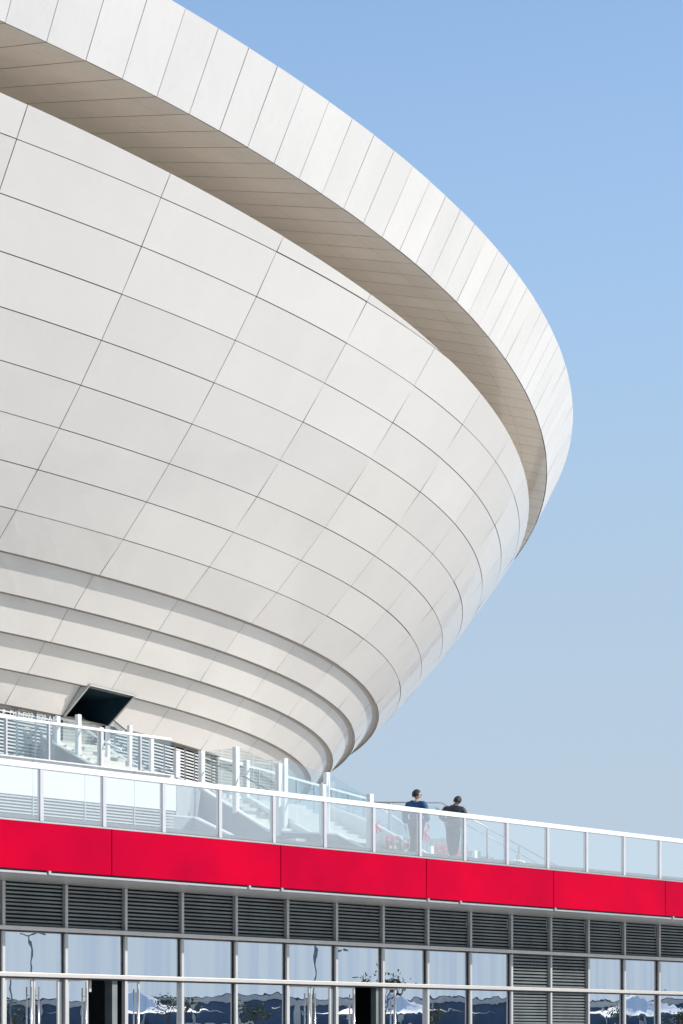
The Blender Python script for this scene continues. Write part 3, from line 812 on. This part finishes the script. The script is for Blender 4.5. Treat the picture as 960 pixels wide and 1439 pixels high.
# ------------------------------------------------------------------ glass screen with red seat-block signs (behind the two people)
gs = empty('sign_glass_screen', L(17, -3.6, DECK), 'low glass screen with red outlined B33 and reversed B32 lettering and arrows', 'glass screen')
SB = -3.6
spx = [(15.55, 6.55), (18.15, 5.72), (20.1, 5.72)]
for a, top in spx:
    tall_post(gs, L(a, SB, 0), DECK, top, .12, 'white')
for (a, ta), (b, tb) in zip(spx, spx[1:]):
    m = MB(); m.quad(L(a+.07, SB, DECK+.05), L(b-.07, SB, DECK+.05), L(b-.07, SB, DECK+1.32), L(a+.07, SB, DECK+1.32)); m.build('glass_panel', M['clear2'], gs)
def at_px(u_, b):     # facade coordinate a of bearing u_ on the line b
    k = (u_-480)/2985.98; q = P0+Nn*b; return (k*q.y-q.x)/(U.x-k*U.y)
def H_px(u_, v_, b):
    a = at_px(u_, b); p = L(a, b, 0); return (1465-v_)*p.y/2985.98
SB2 = SB+.03
m = MB()
SB1 = -1.2
a0_ = at_px(544, SB1); h0_ = H_px(560, 1196.5, SB1)
for k, ch in enumerate('B33'): strokes(m, ch, L(a0_+k*.32, SB1, h0_-.012*k), U, .38, .026)
strokes(m, '<', L(at_px(528.5, SB1), SB1, H_px(532, 1172, SB1)), U, .34, .044, double=False)
gq = MB(); gq.quad(L(12.9, SB1-.02, DECK+.05), L(15.2, SB1-.02, DECK+.05), L(15.2, SB1-.02, DECK+1.25), L(12.9, SB1-.02, DECK+1.25)); gq.build('glass_panel', M['clear2'], gs)
a1_ = at_px(631.5, SB2); h1_ = H_px(625, 1207.5, SB2)
for k, ch in enumerate('32'): strokes(m, ch, L(a1_-k*.36, SB2, h1_+.0), U, .38, .028, mirror=True)
strokes(m, 'B', L(a1_+.38, SB2, h1_), U, .38, .028, mirror=True)
strokes(m, '<', L(at_px(597.5, SB2), SB2, H_px(600, 1182, SB2)), U, .34, .044, double=False)
m.build('red_lettering', M['signred'], gs)

# white lettering on glass near the left louvers
ws = empty('louver_wall_sign', L(3, -4.4, UPPER), 'white outlined letters and arrow standing before the louvered wall at left', 'sign')
m = MB(); b_ = -4.35
def aa(px): return at_px(px, b_)
for px, v, ch, mir, h in ((34.5, 1043, 'B', False, .28), (50, 1046, 'J', False, .30), (60, 1047, 'C', True, .30)):
    strokes(m, ch, L(aa(px)+(.25 if mir else 0), b_, H_px(px, v, b_)), U, h*1.2, .034, mirror=mir)
strokes(m, '<', L(aa(61), b_, H_px(61, 1062, b_)), U, .14, .02, double=False)
m.build('lettering', M['signwhite'], ws)
m = MB(); m.quad(L(aa(20), b_-.01, UPPER+.02), L(aa(78), b_-.01, UPPER+.02), L(aa(78), b_-.01, UPPER+1.15), L(aa(20), b_-.01, UPPER+1.15)); m.build('glass_panel', M['clear2'], ws)
rs_ = empty('rail_sign', L(2, -4.1, UR+.03), 'row of small white letters and numbers above the upper handrail', 'sign')
for k, (tx, dx) in enumerate((('E', -.12), ('D12-D22', .10), ('B20-A14', .92))):
    font_mesh(tx, .19, M['signwhite'], rs_, L(aa(0)+dx, -4.1, UR+.015), U, 'lettering')

# ------------------------------------------------------------------ far stairs to the right (only rails and posts show)
fs = empty('far_handrails', W(3, 71, DECK), 'thin steel handrails descending to the right beyond the two people', 'handrail')
m = MB()
hA = (1.05, 70.2, 7.93); hB = (3.3, 70.0, 7.90); hC = (7.9, 74.0, 5.93)
rail(m, [hA, hB, hC], .028)
rail(m, [(3.1, 70.0, 7.73), (7.6, 74.0, 5.8)], .02)
rail(m, [(3.2, 70.2, 6.10), (6.0, 71.2, 6.10), (7.4, 72.6, 5.55)], .02)
rail(m, [(3.2, 70.2, 5.75), (6.3, 71.4, 5.75), (7.4, 72.6, 5.25)], .02)
m.build('handrail_tube', M['steel'], fs, smooth=True)
def lerp(p, q, f): return tuple(p[i]+(q[i]-p[i])*f for i in range(3))
for f in (.05, .35, .6, .85):
    p = lerp(hB, hC, f); tall_post(fs, p, DECK, p[2]-.05, .07, 'steel')
for x in (1.6, 2.7): tall_post(fs, (x, 70.1, 0), DECK, 7.9, .09, 'steel')
for x, y in ((4.9, 70.9), (5.9, 71.2)): tall_post(fs, (x, y, 0), DECK, 6.3, .06, 'steel')
m = MB(); m.quad(W(3.35, 70.05, DECK), W(7.9, 74.0, DECK), W(7.9, 74.0, 5.85), W(3.35, 70.05, 7.8)); m.build('glass_panel', M['clear2'], fs)
m = MB(); m.quad(W(1.1, 70.2, DECK), W(3.25, 70.0, DECK), W(3.25, 70.0, 7.8), W(1.1, 70.2, 7.8)); m.build('glass_panel', M['clear2'], fs)
# landing and steps of that far stair
m = MB()
for k in range(10):
    f0, f1 = k/10, (k+1)/10
    p = V2(3.3+4.6*f0, 70.2+4.0*f0); q = V2(3.3+4.6*f1, 70.2+4.0*f1); h = 6.75-1.65*f0
    s = Vector((-.65, .75, 0))*2
    m.hexa([p+Z*(DECK+EYE), q+Z*(DECK+EYE), q+s+Z*(DECK+EYE), p+s+Z*(DECK+EYE)], [p+Z*(h+EYE), q+Z*(h+EYE), q+s+Z*(h+EYE), p+s+Z*(h+EYE)])
fst = m.build('far_steps', M['step'])
tag(fst, 'distant pale flight of steps under the thin handrails at right', 'staircase')

# ------------------------------------------------------------------ people
def skin_mesh(joints, edges, radii, root=0, sub=2):
    me = bpy.data.meshes.new('b'); me.from_pydata([tuple(j) for j in joints], edges, [])
    ob = bpy.data.objects.new('b', me); COL.objects.link(ob)
    sk = ob.modifiers.new('s', 'SKIN'); sk.branch_smoothing = .6
    for i, r in enumerate(radii):
        me.skin_vertices[0].data[i].radius = r if isinstance(r, tuple) else (r, r)
        me.skin_vertices[0].data[i].use_root = (i == root)
    ss = ob.modifiers.new('u', 'SUBSURF'); ss.levels = sub; ss.render_levels = sub
    dg = bpy.context.evaluated_depsgraph_get()
    out = bpy.data.meshes.new_from_object(ob.evaluated_get(dg))
    bpy.data.objects.remove(ob)
    out.polygons.foreach_set('use_smooth', [True]*len(out.polygons))
    return out
def place_mesh(me, name, mat, parent, disp=0):
    me.materials.clear(); me.materials.append(mat)
    o = bpy.data.objects.new(name, me); COL.objects.link(o); o.parent = parent
    return o
def join_meshes(meshes):
    bm = bmesh.new()
    for me in meshes: bm.from_mesh(me)
    out = bpy.data.meshes.new('j'); bm.to_mesh(out); bm.free()
    out.polygons.foreach_set('use_smooth', [True]*len(out.polygons)); return out
def ellipsoid(c, r, rot=None, seg=18, ring=12, zmin=-2, deform=None):
    bm = bmesh.new(); bmesh.ops.create_uvsphere(bm, u_segments=seg, v_segments=ring, radius=1)
    dl = [v for v in bm.verts if v.co.z < zmin]
    if dl: bmesh.ops.delete(bm, geom=dl, context='VERTS')
    for v in bm.verts:
        if deform: v.co = deform(v.co)
        v.co = Vector((v.co.x*r[0], v.co.y*r[1], v.co.z*r[2]))
        if rot: v.co = rot @ v.co
        v.co += Vector(c)
    me = bpy.data.meshes.new('e'); bm.to_mesh(me); bm.free(); return me
def hand(wr, d, palm_n, side):
    """small hand with four fingers and a thumb, hanging along d from the wrist"""
    wr = Vector(wr); d = Vector(d).normalized(); pn = Vector(palm_n).normalized(); x = d.cross(pn).normalized()*side
    parts = []
    J = [wr, wr+d*.05, wr+d*.09]; parts.append(skin_mesh(J, [(0, 1), (1, 2)], [(.022, .028), (.018, .040), (.014, .038)], sub=1))
    for k, (o, l) in enumerate(((-.027, .065), (-.009, .075), (.009, .07), (.026, .055))):
        b = wr+d*.075+x*o
        J = [b, b+d*.035, b+d*(.035+l*.4)+pn*.012, b+d*(.035+l*.75)+pn*.03]
        parts.append(skin_mesh(J, [(0, 1), (1, 2), (2, 3)], [.009, .0088, .008, .007], sub=1))
    b = wr+d*.03-x*.025
    J = [b, b+d*.03-x*.025+pn*.01, b+d*.065-x*.03+pn*.02]
    parts.append(skin_mesh(J, [(0, 1), (1, 2)], [.012, .010, .008], sub=1))
    return parts
def person(name, loc, yaw, label, P):
    root = empty(name, loc, label, 'person'); root.rotation_euler = (0, 0, yaw); root.scale = (1.14, 1.14, 1.02)
    J = P['J']     # joint dictionary, figure faces +Y, feet at z=0
    # body: one continuous skinned surface (torso, neck, limbs)
    names = ['pelvis', 'waist', 'chest', 'neck0', 'neck1', 'lsh', 'lel', 'lwr', 'rsh', 'rel', 'rwr', 'lhip', 'lkn', 'lan', 'rhip', 'rkn', 'ran', 'ltoe', 'rtoe']
    idx = {n: i for i, n in enumerate(names)}
    E_ = [('pelvis', 'waist'), ('waist', 'chest'), ('chest', 'neck0'), ('neck0', 'neck1'), ('chest', 'lsh'), ('lsh', 'lel'), ('lel', 'lwr'), ('chest', 'rsh'), ('rsh', 'rel'), ('rel', 'rwr'),
          ('pelvis', 'lhip'), ('lhip', 'lkn'), ('lkn', 'lan'), ('pelvis', 'rhip'), ('rhip', 'rkn'), ('rkn', 'ran'), ('lan', 'ltoe'), ('ran', 'rtoe')]
    R = {'pelvis': (.12, .10), 'waist': (.13, .10), 'chest': (.14, .105), 'neck0': .065, 'neck1': .055, 'lsh': .062, 'rsh': .062, 'lel': .044, 'rel': .044, 'lwr': .028, 'rwr': .028,
         'lhip': .085, 'rhip': .085, 'lkn': .056, 'rkn': .056, 'lan': .038, 'ran': .038, 'ltoe': .03, 'rtoe': .03}
    bm_ = skin_mesh([J[n] for n in names], [(idx[a], idx[b]) for a, b in E_], [R[n] for n in names])
    hc = Vector(J['head']); hy = P['head_yaw']; hr_ = Matrix.Rotation(hy, 3, 'Z') @ Matrix.Rotation(P.get('head_tilt', 0), 3, 'Y') @ Matrix.Rotation(P.get('head_nod', 0), 3, 'X')
    def jaw(c):
        if c.z < -.1: f = 1+.30*(c.z+.1); return Vector((c.x*f, c.y*f+.05*(-c.z), c.z))
        return c
    parts = [bm_, ellipsoid(hc, (.082, .104, .125), hr_, deform=jaw)]
    parts.append(skin_mesh([hc+hr_@Vector((0, .09, .02)), hc+hr_@Vector((0, .118, -.022)), hc+hr_@Vector((0, .100, -.034))], [(0, 1), (1, 2)], [.010, .014, .010], sub=1))
    for s in (-1, 1):
        parts.append(ellipsoid(hc+hr_@Vector((s*.079, -.005, -.005)), (.012, .022, .033), hr_, seg=8, ring=6))
    parts.append(ellipsoid(hc+hr_@Vector((0, .095, -.062)), (.024, .010, .008), hr_, seg=8, ring=6))
    for s, w, e in ((-1, 'lwr', 'lel'), (1, 'rwr', 'rel')):
        d = (Vector(J[w])-Vector(J[e])); parts += hand(J[w], d, Vector((-s, .25, 0)), s)
    body = place_mesh(join_meshes(parts), 'body', M['skin'], root)
    # eyes
    eyes = [ellipsoid(hc+hr_@Vector((s*.032, .086, .006)), (.012, .008, .008), hr_, seg=8, ring=6) for s in (-1, 1)]
    place_mesh(join_meshes(eyes), 'eyes', M['black'], root)
    # hair: cap
    def hd(c):
        return c
    bmh = bmesh.new(); bmesh.ops.create_uvsphere(bmh, u_segments=26, v_segments=18, radius=1)
    dl = [v for v in bmh.verts if (v.co.z < .28 and v.co.y > .18+.0) or v.co.z < -.42-(.15 if v.co.y < -.3 else 0) or (v.co.y > .55 and v.co.z < .62)]
    bmesh.ops.delete(bmh, geom=dl, context='VERTS')
    rnd = random.Random(3)
    for v in bmh.verts:
        k = 1+rnd.uniform(-.02, .035)
        v.co = hc+hr_ @ Vector((v.co.x*.096*k, v.co.y*.118*k-.006, v.co.z*.138*k+.006))
    mh = bpy.data.meshes.new('h'); bmh.to_mesh(mh); bmh.free(); mh.polygons.foreach_set('use_smooth', [True]*len(mh.polygons))
    place_mesh(mh, 'hair', M[P['hair']], root)
    if P.get('glasses'):
        gm = MB()
        for s in (-1, 1):
            c = hc+hr_@Vector((s*.034, .103, .006)); pts = [c+hr_@Vector((.024*cos(t), 0, .019*sin(t))) for t in [2*pi*k/10 for k in range(11)]]
            gm.tube(pts, .003, 5); gm.tube([c+hr_@Vector((s*.024, 0, .004)), hc+hr_@Vector((s*.084, .01, .006))], .003, 5)
        me = bpy.data.meshes.new('glasses'); me.from_pydata(gm.v, [], gm.f); place_mesh(me, 'glasses', M['black'], root)
    # jacket: inflated torso + sleeves
    jn = ['hem', 'waist', 'chest', 'collar', 'lsh', 'lel', 'lcf', 'rsh', 'rel', 'rcf']
    def mixp(a, b, f): return Vector(J[a])*(1-f)+Vector(J[b])*f
    JP = {'hem': Vector(J['pelvis'])+Vector((0, 0, -.03)), 'waist': Vector(J['waist']), 'chest': Vector(J['chest']), 'collar': Vector(J['neck1'])+Vector((0, -.008, -.035)),
          'lsh': Vector(J['lsh']), 'lel': Vector(J['lel']), 'lcf': mixp('lel', 'lwr', .93), 'rsh': Vector(J['rsh']), 'rel': Vector(J['rel']), 'rcf': mixp('rel', 'rwr', .93)}
    ji = {n: i for i, n in enumerate(jn)}
    JE = [('hem', 'waist'), ('waist', 'chest'), ('chest', 'collar'), ('chest', 'lsh'), ('lsh', 'lel'), ('lel', 'lcf'), ('chest', 'rsh'), ('rsh', 'rel'), ('rel', 'rcf')]
    JR = {'hem': (.205, .155), 'waist': (.205, .155), 'chest': (.215, .165), 'collar': (.098, .098), 'lsh': .112, 'rsh': .112, 'lel': .085, 'rel': .085, 'lcf': .062, 'rcf': .062}
    jm = skin_mesh([JP[n] for n in jn], [(ji[a], ji[b]) for a, b in JE], [JR[n] for n in jn], sub=2)
    rn = random.Random(P['seed'])
    for v in jm.vertices:
        c = v.co; v.co = c*1.0+Vector((sin(c.z*41+c.x*13), cos(c.z*37+c.y*11), 0))*.006
    place_mesh(jm, 'jacket', M[P['jacket']], root)
    # trousers
    tn = ['pelvis', 'lhip', 'lkn', 'lcf', 'rhip', 'rkn', 'rcf']
    TP = {'pelvis': Vector(J['pelvis'])+Vector((0, 0, -.02)), 'lhip': Vector(J['lhip']), 'lkn': Vector(J['lkn']), 'lcf': mixp('lkn', 'lan', .97), 'rhip': Vector(J['rhip']), 'rkn': Vector(J['rkn']), 'rcf': mixp('rkn', 'ran', .97)}
    ti = {n: i for i, n in enumerate(tn)}
    TE = [('pelvis', 'lhip'), ('lhip', 'lkn'), ('lkn', 'lcf'), ('pelvis', 'rhip'), ('rhip', 'rkn'), ('rkn', 'rcf')]
    TR = {'pelvis': (.18, .14), 'lhip': .118, 'rhip': .118, 'lkn': .092, 'rkn': .092, 'lcf': .075, 'rcf': .075}
    place_mesh(skin_mesh([TP[n] for n in tn], [(ti[a], ti[b]) for a, b in TE], [TR[n] for n in tn]), 'trousers', M['trouser'], root)
    for s, an, toe in ((-1, 'lan', 'ltoe'), (1, 'ran', 'rtoe')):
        A1, B1 = Vector(J[an]), Vector(J[toe]); f = (B1-A1); f.z = 0; f.normalize()
        pts = [Vector((A1.x, A1.y, A1.z-.02))-f*.02, Vector((A1.x, A1.y, .045+A1.z-.09))-f*.04, Vector((B1.x, B1.y, B1.z+.0))-f*.06, B1+f*.03]
        place_mesh(skin_mesh(pts, [(0, 1), (1, 2), (2, 3)], [.044, .046, .045, .032], sub=1), 'shoe', M[P['shoe']], root)
    return root
# first person: blue jacket, walking right, looking to the right
J1 = dict(pelvis=(0, 0, .93), waist=(0, .0, 1.10), chest=(0, .0, 1.32), neck0=(0, .01, 1.46), neck1=(0, .02, 1.53), head=(0, .04, 1.645),
          lsh=(-.20, 0, 1.41), lel=(-.27, -.05, 1.12), lwr=(-.29, .0, .87), rsh=(.20, 0, 1.41), rel=(.285, -.06, 1.13), rwr=(.30, .03, .89),
          lhip=(-.10, 0, .88), lkn=(-.11, .10, .48), lan=(-.12, .06, .09), rhip=(.10, 0, .88), rkn=(.11, -.04, .48), ran=(.13, -.24, .13), ltoe=(-.14, .24, .035), rtoe=(.15, -.06, .055))
P1 = dict(J=J1, head_yaw=radians(-38), head_nod=radians(-4), hair='hair', jacket='blue_cloth', shoe='shoe_dark', glasses=True, seed=1)
person('person', W(2.02, 57.5, DECK), radians(-28), 'person in a blue jacket and glasses looking right on the terrace, arms hanging', P1)
J2 = dict(pelvis=(0, 0, .92), waist=(0, .0, 1.08), chest=(.02, .03, 1.29), neck0=(.03, .05, 1.42), neck1=(.045, .08, 1.485), head=(.085, .12, 1.585),
          lsh=(-.17, .02, 1.39), lel=(-.31, .02, 1.14), lwr=(-.17, .22, 1.05), rsh=(.22, .03, 1.36), rel=(.30, .03, 1.10), rwr=(.16, .22, 1.02),
          lhip=(-.09, 0, .87), lkn=(-.08, .07, .47), lan=(-.03, .0, .09), rhip=(.09, 0, .87), rkn=(.08, -.02, .47), ran=(.05, -.16, .10), ltoe=(-.04, .18, .035), rtoe=(.06, .02, .04))
P2 = dict(J=J2, head_yaw=radians(-12), head_tilt=radians(14), head_nod=radians(-14), hair='hair2', jacket='black_cloth', shoe='shoe', seed=2)
person('person', W(3.07, 58.4, DECK), radians(-12), 'person in a black jacket with bent arms and white shoes leaning their head right', P2)

# ------------------------------------------------------------------ what the glass mirrors: plaza edge to the right
def tree(x, y, h, seed, label, leaf=.13, per=10):
    rnd = random.Random(seed)
    root = empty('plaza_tree', (x, y, 0), label, 'tree', 'trees across the plaza')
    tm = MB(); tips = []
    def br(p, d, l, r, lev):
        pts = [p]; q = p
        for k in range(3):
            d = (d+Vector((rnd.uniform(-.15, .15), rnd.uniform(-.15, .15), rnd.uniform(-.03, .12)))).normalized(); q = q+d*l/3; pts.append(q)
        tm.tube(pts, r, 6 if lev < 2 else 4, r*.55)
        if lev >= 3: tips.append(q); return
        for k in range(4 if lev == 0 else 3):
            a = rnd.uniform(0, 2*pi); t = rnd.uniform(.45, 1.0)
            nd = (d*.7+Vector((cos(a), sin(a), rnd.uniform(.1, .6)))*.75).normalized()
            br(pts[1]+(pts[3]-pts[1])*t, nd, l*.62, r*.5, lev+1)
    br(Vector((x, y, 0)), Vector((0, 0, 1)), h*.42, h*.022, 0)
    tm.build('trunk', M['bark'], root)
    lm = MB()
    for tp in tips:
        for k in range(per):
            c = tp+Vector((rnd.gauss(0, .35), rnd.gauss(0, .35), rnd.gauss(0, .3)))
            a = Vector((rnd.uniform(-1, 1), rnd.uniform(-1, 1), rnd.uniform(-1, 1))).normalized()*leaf; b = a.cross(Vector((rnd.uniform(-1, 1), rnd.uniform(-1, 1), 1))).normalized()*leaf*.6
            lm.quad(c-a, c+b, c+a, c-b)
    lm.build('crown', M['leaf'], root)
spots = [(118, 26, 5.2), (122, 33, 6.4), (116, 41, 5.8), (121, 47, 6.8), (117, 54, 5.6), (124, 63, 6.6), (119, 69, 5.2), (123, 76, 7.0), (118, 83, 6.2), (121, 90, 5.4), (117, 98, 6.6), (122, 106, 5.8)]
names_ = ['first', 'second', 'third', 'fourth', 'fifth', 'sixth']
tree(101, 63, 9.5, 32, 'taller spreading tree across the plaza, mirrored in the middle window panes', leaf=.16, per=16)
for k, (x, y, h) in enumerate(spots): tree(x, y, h, 11+k, 'small sparse tree across the plaza, seen only in window reflections')
pv = empty('pavilion', (150, 60, 0), 'dark blue hall with peaked white canopies mirrored in the lower windows', 'building')
m = MB(); m.box((150, -20, 0), (20, 0, 0), (0, 170, 0), (0, 0, 5.9)); m.build('wall', M['bluewall'], pv)
for k in range(34):
    m = MB(); m.box((149.7, -18+k*5, 0), (.3, 0, 0), (0, .35, 0), (0, 0, 5.6)); m.build('column', M['alu'], pv)
m = MB(); m.box((149.8, -20, 5.3), (.2, 0, 0), (0, 170, 0), (0, 0, .5)); m.build('eaves', M['alu'], pv)
for k in range(11):
    m = MB(); m.box((149.75, -16+k*15, .6), (.1, 0, 0), (0, 9.5, 0), (0, 0, 2.6)); m.build('window', M['soffit'], pv)
for k in range(7):
    y = -12+k*24
    m = MB(); n = 10; c = Vector((142, y+6, 6.2))
    ring = []
    for j in range(16):
        t = 2*pi*j/16; ring.append((cos(t), sin(t)))
    prev = [(c.x+cx_*.3, c.y+sy_*.3, c.z) for cx_, sy_ in ring]
    for s in range(1, 7):
        f = s/6; rr_ = .3+f*8.5; zz = 6.2-1.9*(1-(1-f)**2.2)
        cur = [(c.x+cx_*rr_*.6, c.y+sy_*rr_, zz) for cx_, sy_ in ring]
        for j in range(16): m.quad(prev[j], prev[(j+1) % 16], cur[(j+1) % 16], cur[j])
        prev = cur
    m.build('canopy', M['tent'], pv)
for k, (x, y, h) in enumerate([(98, 36, 10), (102, 58, 9), (100, 74, 11), (104, 92, 9.5)]):
    lp_ = empty('street_lamp', (x, y, 0), 'slim lamp post on the plaza, seen only mirrored in the facade windows', 'street lamp', 'lamp posts on the plaza')
    m = MB(); m.tube([(x, y, 0), (x, y, h)], .13, 8, .07); m.build('pole', M['louver'], lp_)
    m = MB(); m.box((x-.15, y-1.0, h-.05), (.3, 0, 0), (0, 2.0, 0), (0, 0, .12)); m.build('lamp_head', M['louver'], lp_)
# distant ridge
m = MB(); rnd = random.Random(5); prev = None
for k in range(121):
    an = radians(-60+k*1.6); r = 900; x, y = r*cos(an), r*sin(an)
    h = 12+9*sin(k*.23)+6*sin(k*.61+1)+3*sin(k*1.7)
    cur = (Vector((x, y, -1)), Vector((x*1.05, y*1.05, max(4, h))))
    if prev: m.quad(prev[0], cur[0], cur[1], prev[1])
    prev = cur
# only on the right-hand side and behind the viewer
tag(m.build('hills', M['hill']), kind='structure')

# ------------------------------------------------------------------ light
SUN_EL, SUN_AZ = radians(28), radians(-7)      # azimuth measured from +X towards +Y
sd = Vector((cos(SUN_EL)*cos(SUN_AZ), cos(SUN_EL)*sin(SUN_AZ), sin(SUN_EL)))
ld = bpy.data.lights.new('sun', 'SUN'); ld.energy = 4.45; ld.angle = radians(.53); ld.color = (1, .955, .90)
sun = bpy.data.objects.new('sun', ld); COL.objects.link(sun); sun.rotation_euler = (-sd).to_track_quat('-Z', 'Y').to_euler(); sun.location = (40, -20, 60)
w = bpy.data.worlds.new('World'); scn.world = w; w.use_nodes = True
nt = w.node_tree; bg = nt.nodes['Background']
sky = nt.nodes.new('ShaderNodeTexSky'); sky.sky_type = 'NISHITA'; sky.sun_disc = False
sky.sun_elevation = SUN_EL; sky.sun_rotation = pi/2-SUN_AZ
sky.air_density = 1.0; sky.dust_density = .5; sky.ozone_density = 3; sky.altitude = 0
# humid haze: the sky washes out towards the horizon
N_w = nt.nodes.new
tcw = N_w('ShaderNodeTexCoord'); sx = N_w('ShaderNodeSeparateXYZ'); nt.links.new(tcw.outputs['Generated'], sx.inputs[0])
mr = N_w('ShaderNodeMapRange'); mr.interpolation_type = 'SMOOTHSTEP'; mr.inputs[1].default_value = .05; mr.inputs[2].default_value = .36; mr.inputs[3].default_value = .97; mr.inputs[4].default_value = .0
nt.links.new(sx.outputs['Z'], mr.inputs[0])
scl = N_w('ShaderNodeVectorMath'); scl.operation = 'MULTIPLY'; scl.inputs[1].default_value = (1.66, 1.69, 1.66); nt.links.new(sky.outputs[0], scl.inputs[0])
mn = N_w('ShaderNodeVectorMath'); mn.operation = 'MINIMUM'; mn.inputs[1].default_value = (7, 7, 7); nt.links.new(scl.outputs[0], mn.inputs[0])
mxs = N_w('ShaderNodeMix'); mxs.data_type = 'RGBA'; nt.links.new(mr.outputs[0], mxs.inputs['Factor']); m1 = N_w('ShaderNodeMapRange'); m1.interpolation_type = 'SMOOTHSTEP'; m1.inputs[1].default_value = .18; m1.inputs[2].default_value = .55; m1.inputs[3].default_value = .93; m1.inputs[4].default_value = .12
nt.links.new(sx.outputs['Z'], m1.inputs[0])
mxa = N_w('ShaderNodeMix'); mxa.data_type = 'RGBA'; nt.links.new(m1.outputs[0], mxa.inputs['Factor']); nt.links.new(mn.outputs[0], mxa.inputs['A']); mxa.inputs['B'].default_value = (.40/.15, .575/.15, .79/.15, 1)
nt.links.new(mxa.outputs['Result'], mxs.inputs['A']); mxs.inputs['B'].default_value = (.505/.15, .617/.15, .735/.15, 1)
nt.links.new(mxs.outputs['Result'], bg.inputs[0]); bg.inputs[1].default_value = .15

# ------------------------------------------------------------------ camera
cd = bpy.data.cameras.new('camera'); cam = bpy.data.objects.new('camera', cd); COL.objects.link(cam); scn.camera = cam
cam.location = (0, 0, EYE); cam.rotation_euler = (pi/2, 0, 0)
cd.sensor_fit = 'HORIZONTAL'; cd.sensor_width = 36; cd.lens = 36*2985.98/960; cd.shift_x = 0; cd.shift_y = 745.5/960
cd.clip_end = 9000; cd.clip_start = .5
scn.view_settings.view_transform = 'Standard'; scn.view_settings.look = 'None'; scn.view_settings.exposure = 0; scn.view_settings.gamma = 1
scn.cycles.max_bounces = 10; scn.cycles.transparent_max_bounces = 24; scn.cycles.glossy_bounces = 5
